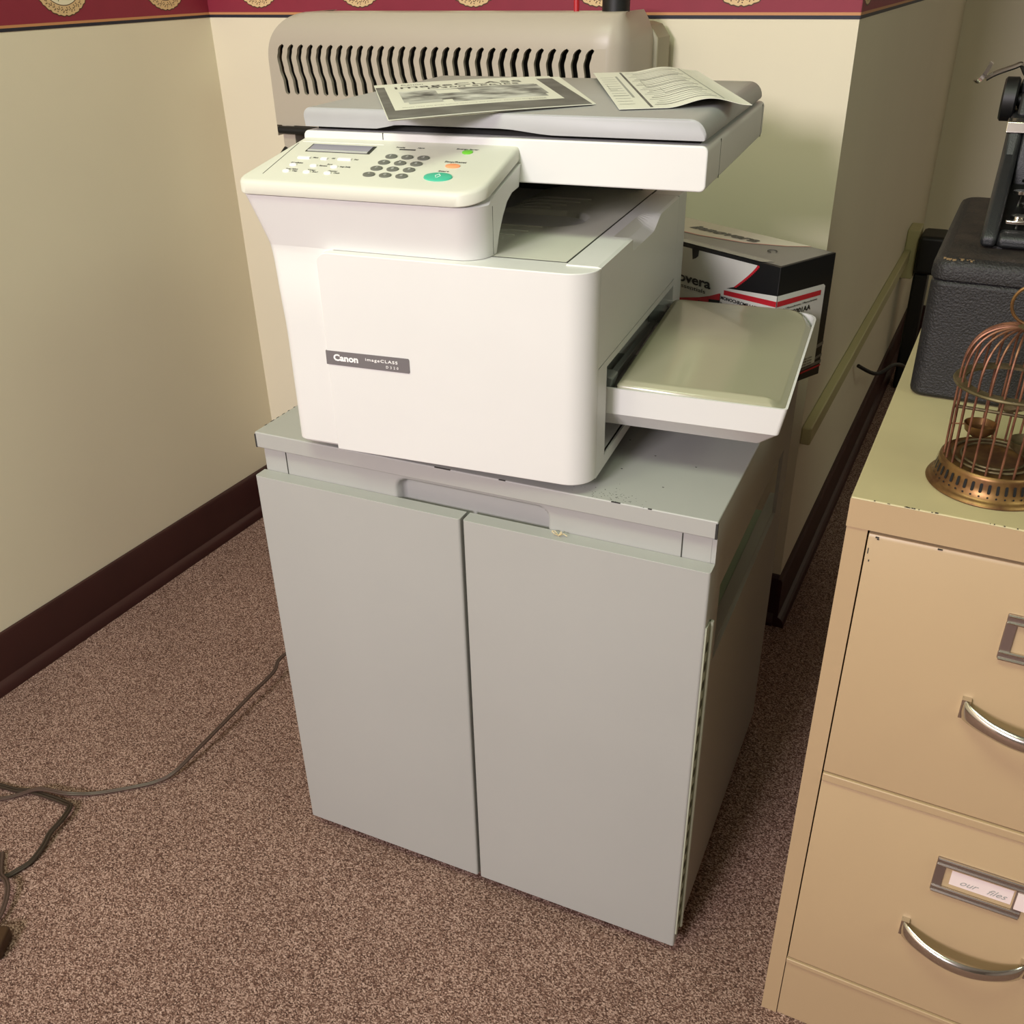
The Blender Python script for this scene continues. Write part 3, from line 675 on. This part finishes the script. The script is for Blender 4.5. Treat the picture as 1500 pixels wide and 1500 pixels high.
# top: white sweep, grey wedge
ts = [(0, D*.40), (L*.35, D*.42), (L*.6, D*.55), (L*.78, D*.8), (L*.86, D)]
tq(bm, [(0, .004), (L-.003, .004), (L-.003, D-.003), (L*.84, D-.002)] + list(reversed([(a, b-.002) for a, b in ts[:-1]])), 4)
tq(bm, [ts[0], ts[1], ts[2], ts[3], ts[4], (0, D)], 5, H+e*1.5)
for a, b in zip(ts, ts[1:]): tq(bm, [a, b, (b[0], b[1]-.0035), (a[0], a[1]-.0035)], 6, H+e*2)
bm.faces.new([bm.verts.new(p) for p in ((.0, 0.0005, H+e*2.2), (L-.03, .0005, H+e*2.2), (L-.02, .014, H+e*2.2), (0, .014, H+e*2.2))]).material_index = 7
link('carton_print', bm, ['bxk', 'bxw', 'bxr', 'bxw', 'bxg', 'bxt', 'bxp', 'tape'], tb, recalc=False)
bm = bmesh.new()
ff = lambda x0, z0, y=-e*3.2: (lambda x, y_, z: (x0+x, y-z, z0+y_))
text_on(bm, 'innovera', .0175, ff(L-.1985, H-.0508), width=.090, bold=.00045, ext=.00005)
text_on(bm, 'essentials', .008, ff(L-.167, H-.0590), width=.050, ext=.00005)
text_on(bm, 'MONOCHROME LASER', .0062, ff(L-.0895, H-.0595), width=.066, bold=.0002, ext=.00005)
text_on(bm, 'Replacement cartridge', .005, ff(L-.0895, H-.0665), width=.06, ext=.00005)
fs = lambda y0, z0: (lambda x, y_, z: (L+e*2.4+z, y0+x, z0+y_))
text_on(bm, 'AC-S5001AA', .0095, fs(.010, H-.0655), width=.058, bold=.0002, ext=.00005)
text_on(bm, 'Laser / Monochrome / Monochrome', .004, fs(.004, H-.0555), width=.076, ext=.00005)
for k in range(4): text_on(bm, 'Replaces cartridge number', .003, fs(.052, H-.135-.004*k), width=.035, ext=.00005)
ft = lambda x0, y0: (lambda x, y_, z: (x0+x+y_*.4, y0+y_+x*.02, H+e*3+z))
text_on(bm, 'innovera', .024, ft(.055, .066), width=.115, bold=.0010, ext=.00005)
link('carton_lettering', bm, 'bxk', tb)
bm = bmesh.new(); tube(bm, [(L-.055+.006*math.cos(2*PI*i/16), .050+.006*math.sin(2*PI*i/16), H+.0012) for i in range(14)], .0005, 5); link('handle_tab', bm, 'bxk', tb)

# ------------------------------------------------------------------ tall beige machine against the back wall (frame W)
mb = thing('laminating_machine', 'tall beige plastic machine with a row of wavy vent slots behind the copier', 'machine', fmat('W', .62, -.12, 0))
MB = Matrix.Translation((-.62, .12, 0))
def mlink(name, bm, m, par=None, **k):
    bmesh.ops.transform(bm, matrix=MB, verts=bm.verts); return link(name, bm, m, par or mb, **k)
V0 = -.20; ZT0, ZT1 = .968, 1.047; NS = 29
XS = [.3315 + (.8985-.3315)*i/(NS-1) for i in range(NS)]
def sx(t):  # t 0 top .. 1 bottom
    K = [(0, .002), (.12, -.0035), (.28, -.0068), (.5, -.0045), (.75, .001), (1, .0025)]
    for (a, p), (b, q) in zip(K, K[1:]):
        if t <= b: return p + (q-p)*sstep((t-a)/(b-a))*1.0
    return K[-1][1]
nT = 34
def shw(t):
    d = min(t, 1-t)*(ZT1-ZT0); r = .0049
    return r if d >= r else math.sqrt(max(0, r*r-(r-d)**2))
UL, UR, ZTOP = .3005, .9215, 1.094
def slope(z):  # top of the cover leans back
    return .035*sstep((z-1.045)/.05)**1.4
bm = bmesh.new()
def rib(uL, uR, z): pass
# ribs between slots
R_ = .075
def uleft(z):
    c = ZTOP - R_
    return UL if z <= c else UL + R_ - math.sqrt(max(0, R_*R_-(z-c)**2))
bounds = []
for j in range(nT+1):
    t = j/nT; z = ZT1 - (ZT1-ZT0)*t; row = [(uleft(z), z)]
    for x in XS: row += [(x+sx(t)-shw(t), z), (x+sx(t)+shw(t), z)]
    row.append((UR, z)); bounds.append(row)
for k in range(0, len(bounds[0]), 2):
    cols = []
    for j in range(nT+1):
        (a, z), (b, _) = bounds[j][k], bounds[j][k+1]
        cols.append([bm.verts.new(p) for p in ((a, V0, z), (b, V0, z), (b, V0+.006, z), (a, V0+.006, z))])
    for A, B in zip(cols, cols[1:]):
        for i in range(4): bm.faces.new((A[i], A[(i+1)%4], B[(i+1)%4], B[i]))
# upper part: rounded top-left corner, leaning back and rounding over the top; lower part flat
rows = []
for j in range(15):
    a = j/14; z = ZT1 + (ZTOP-ZT1)*math.sin(a*PI/2); v = V0 + .030*(1-math.cos(a*PI/2))
    rows.append((z, v))
rows += [(ZTOP, V0+.07), (ZTOP-.002, V0+.12)]
rr = []
for z, v in rows:
    ul = uleft(min(z, ZTOP-.0005)); ur = UR + .0*z
    rr.append([bm.verts.new((ul + (ur-ul)*i/24, v, z)) for i in range(25)])
for A, B in zip(rr, rr[1:]):
    for i in range(24): bm.faces.new((A[i], A[i+1], B[i+1], B[i]))
lo = [[bm.verts.new((UL+(UR-UL)*i/24, V0, z)) for i in range(25)] for z in (ZT0, .918)]
for i in range(24): bm.faces.new((lo[0][i], lo[0][i+1], lo[1][i+1], lo[1][i]))
# left return
prev = None
for z, v in [(.90, V0), (ZT0, V0), (1.019, V0), (1.033, V0), (ZT1, V0)] + rows[1:15]:
    a = bm.verts.new((uleft(min(z, ZTOP-.0005)), v, z)); b = bm.verts.new((uleft(min(z, ZTOP-.0005)), V0+.12, z))
    if prev: bm.faces.new((prev[0], a, b, prev[1]))
    prev = (a, b)
# right end: front face turns through a bevel to the side
prev = None
for z, v in [(.90, V0), (ZT0, V0), (ZT1, V0)] + rows[1:15]:
    k = (z-.9)/(ZTOP-.9); sh = 0 if z < ZT1 else .018*((z-ZT1)/(ZTOP-ZT1))**2
    ring = [(UR, v), (UR+.012, v+.004), (UR+.022-sh*.4, v+.014), (UR+.028-sh, v+.032), (UR+.030-sh, V0+.12)]
    cur = [bm.verts.new((x, min(y, V0+.12), z)) for x, y in ring]
    if prev:
        for i in range(4): bm.faces.new((prev[i], prev[i+1], cur[i+1], cur[i]))
    prev = cur
cu = [bm.verts.new((UR, V0+.07, ZTOP)), bm.verts.new((UR, V0+.12, ZTOP-.002))]
bm.faces.new((prev[0], prev[1], prev[2], prev[3], prev[4], cu[1], cu[0]))
bmesh.ops.remove_doubles(bm, verts=bm.verts, dist=1e-5)
vc = mlink('vented_cover', bm, 'mach', smooth=True, ang=50)
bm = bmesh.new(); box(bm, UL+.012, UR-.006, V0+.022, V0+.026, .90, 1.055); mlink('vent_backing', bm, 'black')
bm = bmesh.new(); prism(bm, [(.32, .0), (.958, .0), (.958, 1.055), (.945, 1.072), (.93, 1.076), (.40, 1.076), (.35, 1.05), (.32, .98)], 'y', V0+.1205, -.02)
mlink('rear_housing', bm, 'machd', bevel=.004)
bm = bmesh.new(); box(bm, .312, .338, V0, V0+.12, .04, .918); box(bm, .338, .94, V0+.03, V0+.12, .04, .60); box(bm, .905, .945, V0, V0+.12, .04, .918)
mlink('lower_housing', bm, 'mach')
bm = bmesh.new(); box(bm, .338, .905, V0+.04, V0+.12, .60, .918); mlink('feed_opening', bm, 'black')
bm = bmesh.new(); tube(bm, [(.311, V0-.006, .911), (.90, V0-.006, .911)], .0065, 12); box(bm, .322, .90, V0-.004, V0+.01, .904, .917); mlink('feed_bar', bm, 'blk', smooth=True)
bm = bmesh.new(); tube(bm, [(.306, V0-.004, .868), (.318, V0-.004, .880)], .004, 8); mlink('latch', bm, 'blk', smooth=True)
bm = bmesh.new(); tube(bm, [(.912, V0+.06, ZTOP-.004), (.912, V0+.06, 1.112)], .0205, 24); mlink('knob', bm, 'blk', smooth=True)
bm = bmesh.new(); tube(bm, [(.853, V0+.05, ZTOP-.004), (.853, V0+.05, 1.113)], .0042, 10); mlink('pin', bm, 'red', smooth=True)['label'] = 'red upright pin'
for x in (.36, .93):
    for y in (-.17, -.05):
        bm = bmesh.new(); tube(bm, [(x-.01, y, .02), (x+.01, y, .02)], .02, 16); box(bm, x-.006, x+.006, y-.006, y+.006, .02, .041); mlink('caster', bm, 'blk', smooth=True)

# ------------------------------------------------------------------ tan filing cabinet (frame F)
fc = thing('filing_cabinet', 'tan two-drawer steel filing cabinet at right, topped with a typewriter case and tiny birdcage', 'filing cabinet', fmat('F'))
FW, FDp, FT = .38, .66, .737
bm = bmesh.new()
box(bm, 0, FW, 0, .012, 0, FT)if False else None
box(bm, 0, .0185, 0, FDp, 0, FT-.0297); box(bm, FW-.0185, FW, 0, FDp, 0, FT-.0297); box(bm, .0185, FW-.0185, .02, FDp, 0, .012)
box(bm, .0185, FW-.0185, FDp-.01, FDp, 0.012, FT-.0297)
link('cabinet_shell', bm, 'fc', fc)
bm = bmesh.new(); box(bm, -.0006, FW+.0006, -.001, FDp, FT-.0297, FT); tp = link('cabinet_top', bm, 'fct', fc, bevel=.0015)  # top's tan is greener than the front: overhead green light mixed into the colour
bm = bmesh.new(); box(bm, -.0006, FW+.0006, -.0016, -.0010, FT-.0297, FT-.0012); link('top_flange', bm, 'fc', tp)
bm = bmesh.new()
for k in range(22):
    x = random.choice([random.uniform(.003, .14), random.uniform(.02, .07)]); box(bm, x, x+random.uniform(.0004, .0016), -.0012, random.uniform(-.0008, .0004), FT-.0002, FT+.00012)
for x, z, w, h in ((.026, .7005, .003, .0012), (.0275, .699, .002, .001), (.078, .7018, .004, .001), (.0215, .683, .0008, .006), (.0235, .675, .001, .002)): box(bm, x, x+w, -.0009, 0, z, z+h)
link('chipped_paint', bm, 'edge', tp)
bm = bmesh.new(); box(bm, .0192, FW-.0192, .001, .020, 0, .1075); box(bm, .0192, FW-.0192, -.0030, .008, .1028, .1095); link('kick_panel', bm, 'fc', fc, bevel=.0012)
def handle(par, zc):
    bm = bmesh.new(); N = 36; secs = []
    for i in range(N+1):
        t = i/N; s = math.sin(PI*t); x = .128 + .124*t
        y = -.002 - .027*s**.62; sag = -.005*s
        w = .0108 - .0026*min(1, s*1.6); d = .0046
        z = zc + sag
        ends = 1
        sec = [(x, y+d*math.sin(2*PI*q/12) if math.sin(2*PI*q/12) < 0 else y+d*.5*math.sin(2*PI*q/12), z+w*math.cos(2*PI*q/12)) for q in range(12)]
        secs.append([bm.verts.new(p) for p in sec])
    for A, B in zip(secs, secs[1:]):
        for i in range(12): bm.faces.new((A[i], A[(i+1)%12], B[(i+1)%12], B[i]))
    bm.faces.new(secs[0][::-1]); bm.faces.new(secs[-1])
    bmesh.ops.subdivide_edges(bm, edges=[], cuts=0)
    for x in (.1275, .2445): box(bm, x, x+.008, -.0075, 0, zc-.0105, zc+.0105)
    h = link('handle', bm, 'chrome', par, smooth=True, ang=60); h['label'] = 'chrome bow handle'
def holder(par, z0, z1, card):
    x0, x1 = .145, .230; bm = bmesh.new(); t = .0095; y = -.0035
    for a0, a1, b0, b1 in ((x0, x1, z0, z0+t*.85), (x0, x1, z1-t*.85, z1), (x0, x0+t, z0+t*.85, z1-t*.85), (x1-t, x1, z0+t*.85, z1-t*.85)): box(bm, a0, a1, y, 0, b0, b1)
    h = link('label_holder', bm, 'chromed', par, bevel=.0012)
    bm = bmesh.new()
    for zz in (z0+.001, z1-.001, z0+t*.85, z1-t*.85): tube(bm, [(x0+.001, y-.0003, zz), (x1-.001, y-.0003, zz)], .0015, 6)
    link('bright_edge', bm, 'chrome', h)
    if card:
        bm = bmesh.new(); box(bm, x0+.016, x1-.011, -.0008, 0, z0+.0135, z1-.0145); cd = link('card', bm, 'paperlab', h)
        bm = bmesh.new()
        text_on(bm, 'our   files', .011, lambda x, y_, z: (x0+.026+x, -.0011-z, z0+.0175+y_), width=.044, shear=.5, ext=.00005); link('handwriting', bm, 'ptext', cd)
        bm = bmesh.new(); box(bm, x1-.008, x1+.004, -.0055, -.003, z0+.014, z1-.012); link('tape_scrap', bm, 'paperlab', h)
for z0, z1, zh, l0, l1, card in ((.4135, .7035, .545, .607, .655, False), (.1105, .4020, .236, .302, .350, True)):
    bm = bmesh.new(); prism(bm, [(-.0006, z0+.001), (-.0006, z1-.004), (.0012, z1-.0004), (.006, z1), (.02, z1), (.02, z0+.001)], 'x', .0199, FW-.0199)
    dr = link('drawer', bm, 'fc', fc, bevel=.0007)
    bm = bmesh.new()
    if card: box(bm, .0199, FW-.0199, -.0032, .004, .4025, .4130)
    else: box(bm, .0199, FW-.0199, .006, .02, .7035, .7065)
    link('drawer_lip', bm, 'fc' if card else 'seam', dr, bevel=.0015 if card else 0)
    handle(dr, zh); holder(dr, l0, l1, card)

# ------------------------------------------------------------------ typewriter case and typewriter
CZ0, CZ1 = FT+.0004, .8865
cs = thing('typewriter_case', 'worn black leatherette typewriter case on the rear of the tan filing cabinet', 'case', fmat('F', .012, .262, FT))
MC = Matrix.Translation((-.012, -.262, -FT))
def clink(name, bm, m, par=None, **k):
    bmesh.ops.transform(bm, matrix=MC, verts=bm.verts); return link(name, bm, m, par or cs, **k)
CX1, CY1 = .335, .60
bm = bmesh.new(); prism(bm, rrect(.013, CX1, .262, CY1, .016, 6), 'z', CZ0, .8655); clink('case_base', bm, 'leather', bevel=.006, seg=3)
bm = bmesh.new(); rings = []
for off, z in ((0, .8660), (-.0005, .870), (0, .879), (.002, .8835), (.006, .8862), (.012, .8868)):
    rings.append([bm.verts.new((x, y, z)) for x, y in rrect(.0120+off, CX1-off, .2625+off, CY1-off, .017, 6)])
for A, B in zip(rings, rings[1:]):
    for i in range(len(A)): bm.faces.new((A[i], A[(i+1)%len(A)], B[(i+1)%len(A)], B[i])).material_index = 0
bm.faces.new(rings[0][::-1]); bm.faces.new(rings[-1]).material_index = 1
cl = clink('case_lid', bm, ['leather', 'leathert'], smooth=True, ang=40)
bm = bmesh.new()
for k in range(16):
    x = random.gauss(.032, .008); y = .266+abs(random.gauss(0, .003)); 
    if x < .02: x = .02+random.random()*.01
    box(bm, x, x+random.uniform(.001, .003), y, y+random.uniform(.0004, .0009), .8838, .8867)
clink('worn_edge', bm, 'worn', cl)['label'] = 'tan scuffs where the covering has worn off'
TWB = .8870
tw = thing('typewriter', 'vintage dark grey typewriter with chrome trim standing on the black case', 'typewriter', fmat('F', .045, .30, TWB))
MTW = Matrix.Translation((-.045, -.30, -TWB))
def tlink(name, bm, m, par=None, **k):
    bmesh.ops.transform(bm, matrix=MTW, verts=bm.verts); return link(name, bm, m, par or tw, **k)
# side walls follow the sloping profile; (v, z) outline
out = [(.322, TWB+.001), (.318, .897), (.325, .905), (.40, .953), (.425, .965), (.44, .995), (.455, 1.000), (.56, 1.000), (.565, TWB+.001)]
bm = bmesh.new()
prism(bm, out, 'x', .050, .066); prism(bm, out, 'x', .309, .325)
prism(bm, [(.322, TWB+.001), (.318, .897), (.325, .904), (.345, .904), (.345, TWB+.001)], 'x', .066, .309)
tlink('frame', bm, 'tw', bevel=.005, seg=3)
bm = bmesh.new(); prism(bm, [(.425, .950), (.44, .995), (.455, 1.000), (.56, 1.000), (.56, .90), (.43, .90)], 'x', .066, .309); prism(bm, [(.462, .999), (.55, .999), (.54, 1.020), (.475, 1.022)], 'x', .056, .318); tlink('body_cover', bm, 'tw', bevel=.004, seg=3)
bm = bmesh.new(); prism(bm, [(.345, .893), (.425, .935), (.43, .897), (.345, .891)], 'x', .066, .309); tlink('key_well', bm, 'twb')
bm = bmesh.new(); prism(bm, [(.4335, .9855), (.4375, .997), (.450, .9995), (.450, .985)], 'x', .0485, .3265); tlink('chrome_band', bm, 'chrome', bevel=.0015)
for rw in range(4):
    for cl_ in range(10):
        u = .078 + cl_*.0222 + (.003, .009, .0, .006)[rw]; v = .360 + rw*.0165; z = .9145 + rw*.0095
        bm = bmesh.new(); tube(bm, [(u, v+.004, z-.018), (u, v, z-.002)], .0012, 6, mi=1); tube(bm, [(u, v, z-.0025), (u, v, z+.0005)], .0078, 20, mi=1); tube(bm, [(u, v, z+.0004), (u, v, z+.0009)], .0062, 20, mi=0)
        tlink('key', bm, ['keytop', 'chrome'], smooth=True)
bm = bmesh.new(); prism(bm, rrect(.069, .094, .343, .351, .002, 3), 'z', .9085, .9125); tlink('shift_key', bm, 'chrome', bevel=.001)
bm = bmesh.new(); prism(bm, rrect(.11, .27, .343, .351, .002, 3), 'z', .9045, .9090); tlink('space_bar', bm, 'rub', bevel=.001)
bm = bmesh.new(); tube(bm, [(.060, .505, 1.034), (.315, .505, 1.034)], .016, 24); tlink('platen', bm, 'rub', smooth=True)
bm = bmesh.new(); tube(bm, [(.036, .505, 1.012), (.038, .505, 1.012), (.050, .505, 1.012), (.052, .505, 1.012)], [.021, .0235, .0235, .021], 24); tube(bm, [(.05, .505, 1.012), (.066, .505, 1.012)], .006, 12); tlink('platen_knob', bm, 'rub', smooth=True)
bm = bmesh.new(); box(bm, .052, .318, .52, .55, 1.0, 1.03); tlink('carriage', bm, 'tw', bevel=.003)
bm = bmesh.new()
tube(bm, smooth_path([(.062, .50, 1.034), (.055, .495, 1.040), (.049, .488, 1.049), (.042, .484, 1.047), (.025, .478, 1.0405), (.016, .475, 1.035)], 5), .0030, 8)
N = 10; A0 = None
for i in range(N+1):      # curved finger spoon
    t = i/N; x = .004 + .014*t; z = 1.0335 + .020*t**2.2; y = .470; hw = .003 + .009*math.sin(PI*(t*.8+.1))
    cur = [bm.verts.new(p) for p in ((x, y-hw, z), (x, y+hw, z), (x+.0035, y+hw, z-.0025), (x+.0035, y-hw, z-.0025))]
    if A0:
        for k in range(4): bm.faces.new((A0[k], A0[(k+1)%4], cur[(k+1)%4], cur[k]))
    else: bm.faces.new(cur)
    A0 = cur
bm.faces.new(A0[::-1])
tlink('return_lever', bm, 'chrome', smooth=True)
for x in (.07, .30):
    for y in (.335, .55):
        bm = bmesh.new(); tube(bm, [(x, y, TWB-.0002), (x, y, TWB+.002)], .009, 12); tlink('foot', bm, 'rub')

# ------------------------------------------------------------------ miniature brass birdcage
BX, BY = .107, .078
bc = thing('miniature_birdcage', 'miniature copper and brass wire birdcage on the front of the tan filing cabinet', 'birdcage', fmat('F', BX, BY, FT+.0003))
bm = bmesh.new()
lathe(bm, [(.0535, 0), (.0545, .0012), (.0535, .003), (.0515, .0042), (.0490, .006), (.0470, .015), (.0462, .022), (.0455, .0245), (.0440, .0255), (.0425, .0248), (.0, .0240)], seg=72); 
bs = link('cage_base', bm, 'brass', bc, smooth=True, ang=50)
bm = bmesh.new()
for k in range(44):
    a = 2*PI*k/44; w = .0013; 
    def bp(da, z, off=.0006): 
        r = .0490 - (.0490-.0464)*((z-.006)/.014) + off; return (r*math.cos(a+da), r*math.sin(a+da), z)
    pts = []
    for i in range(12):
        t = 2*PI*i/12; zz = .0155 + (.0030 if math.sin(t) > 0 else -.0030) + .0013*math.sin(t); pts.append(bp(.028*math.cos(t), zz))
    bm.faces.new([bm.verts.new(p) for p in pts])
    bm.faces.new([bm.verts.new(bp(.018*math.cos(2*PI*i/8), .0082+.0009*math.sin(2*PI*i/8))) for i in range(8)])
link('pierced_slots', bm, 'black', bs, recalc=False)
NBAR = 24
for k in range(NBAR):
    a = 2*PI*(k+.5)/NBAR; bm = bmesh.new()
    pr = [(.0425, .0245), (.0428, .05), (.0432, .075), (.0434, .097), (.0435, .105), (.0425, .115), (.0395, .126), (.0335, .1355), (.0245, .142), (.014, .1452), (.0065, .1455)]
    pts = smooth_path([(r*math.cos(a), r*math.sin(a), z) for r, z in pr], 3); tube(bm, pts, .00105, 6); link('cage_bar', bm, 'copper', bc, smooth=True)
bm = bmesh.new(); lathe(bm, [(.0385, .0945), (.0480, .0945), (.0488, .0957), (.0480, .0970), (.0385, .0970), (.0385, .0945)], seg=64); link('middle_ring', bm, 'brassd', bc, smooth=True)
bm = bmesh.new(); lathe(bm, [(0, .1435), (.008, .1435), (.0095, .1455), (.006, .148), (0, .149)], seg=20); link('cage_cap', bm, 'brassd', bc, smooth=True)
bm = bmesh.new(); tube(bm, [(.0165*math.cos(2*PI*i/40), .002, .1645+.0165*math.sin(2*PI*i/40)) for i in range(40)], .0014, 8, closed=True); link('hanging_ring', bm, 'brass', bc, smooth=True)
for cx_, cy_, m_ in ((-.018, .008, 'brass'), (.020, -.014, 'brassd')):
    bm = bmesh.new(); lathe(bm, [(0, .040), (.007, .0405), (.0125, .0455), (.0140, .052), (.0132, .052), (.0118, .046), (.006, .0420), (0, .0418)], cx_, cy_, 24); link('feeding_cup', bm, m_, bc, smooth=True)
bm = bmesh.new(); tube(bm, [(-.042, .010, .047), (-.03, .009, .049)], .0008, 6); tube(bm, [(.0335, -.015, .05), (.0415, -.016, .052)], .0008, 6); link('cup_hook', bm, 'copper', bc)
bm = bmesh.new(); tube(bm, [(-.042, 0, .068), (.042, .003, .066)], .0016, 8); link('perch', bm, 'brassd', bc, smooth=True)
bm = bmesh.new()
for r_ in (.028, .0355): tube(bm, [(-.002+r_*.95*math.cos(2*PI*i/32), r_*math.sin(2*PI*i/32), .0262) for i in range(32)], .0012, 6, closed=True)
link('floor_ring', bm, 'brassd', bc, smooth=True)
bd_ = thing('brass_bird', 'tiny brass bird hanging inside the miniature birdcage', 'ornament', fmat('F', BX, BY, FT+.068))
bm = bmesh.new(); tube(bm, smooth_path([(-.004, 0, .004), (.0, 0, .006), (.006, 0, .009), (.012, 0, .010), (.018, 0, .014), (.022, 0, .019)], 3), [.0015, .003, .004, .005, .0055, .006, .006, .0058, .0052, .0046, .004, .0033, .0028, .0024, .002, .0016][:16], 10); link('bird_body', bm, 'brassd', bd_, smooth=True)
bm = bmesh.new(); prism(bm, [(.004, .010), (.014, .016), (.024, .014), (.012, .007)], 'y', -.006, -.004); link('wing', bm, 'brassd', bd_)

# ------------------------------------------------------------------ cords on the carpet (frame W)
def cord(name, pts, m, label, r=.0021):
    bm = bmesh.new(); P = smooth_path(pts, 7)
    for s in (-1, 1):
        q = []
        for i, p in enumerate(P):
            a = P[max(0, i-1)]; b = P[min(len(P)-1, i+1)]; t = (b-a).normalized(); n = t.cross(Vector((0, 0, 1))).normalized()
            q.append(p + n*s*r*.85)
        tube(bm, q, r, 8)
    return tagit(link(name, bm, m, M=MW, smooth=True), label, 'cord')
cord('electric_cable', [(.62, -.36, .016), (.50, -.44, .05), (.4413, -.5425, .030), (.4558, -.5960, .030), (.4597, -.6579, .030), (.4620, -.727, .026), (.4635, -.8000, .022), (.458, -.8550, .012), (.4406, -.8781, .0045), (.4103, -.9078, .004), (.3693, -.9409, .004), (.3363, -.9666, .0125), (.2889, -.9798, .0135), (.2612, -.9965, .005), (.2387, -1.0171, .004), (.16, -1.06, .004), (.10, -1.2, .004)],
     'cord', 'long brown two-strand power cord running from behind the grey cabinet across the carpet')
cord('extension_cord', [(.10, -1.0, .004), (.16, -1.01, .004), (.2141, -.9978, .004), (.2486, -.9927, .005), (.2713, -.985, .006), (.3051, -.9801, .005), (.3403, -.9772, .004), (.3600, -.9827, .010), (.372, -1.005, .012), (.3762, -1.0343, .010), (.3843, -1.0538, .007), (.3895, -1.0826, .004), (.3849, -1.1029, .004), (.3789, -1.1181, .004), (.36, -1.14, .004), (.33, -1.17, .004)],
     'cordd', 'dark brown cord bent sharply on the carpet in front of the left wall', r=.0025)
pl = thing('power_plug', 'brown plug with a short cord loop lying on the carpet at the lower left edge', 'plug', fmat('W', .468, -1.20, 0))
bm = bmesh.new(); prism(bm, rrect(-.018, .014, -.026, .018, .007, 4), 'z', .001, .021); bmesh.ops.rotate(bm, verts=bm.verts, cent=(0, 0, 0), matrix=Matrix.Rotation(.5, 3, 'Z')); link('plug_body', bm, 'plug', pl, bevel=.004, seg=3)
o = cord('flex', [(.335, -1.09, .004), (.3673, -1.1173, .005), (.392, -1.126, .012), (.4092, -1.1358, .014), (.424, -1.1516, .012), (.4365, -1.1727, .010), (.445, -1.20, .010), (.4555, -1.205, .011)], 'cord', 'x')
del o['label']; del o['category']; o.parent = pl; o.matrix_parent_inverse = Matrix.Identity(4); o.matrix_local = Matrix.Translation((-.468, 1.20, 0))
for q in bpy.data.objects:
    if q.name.startswith(('chipped_paint', 'worn_edge')): q['kind'] = 'stuff'
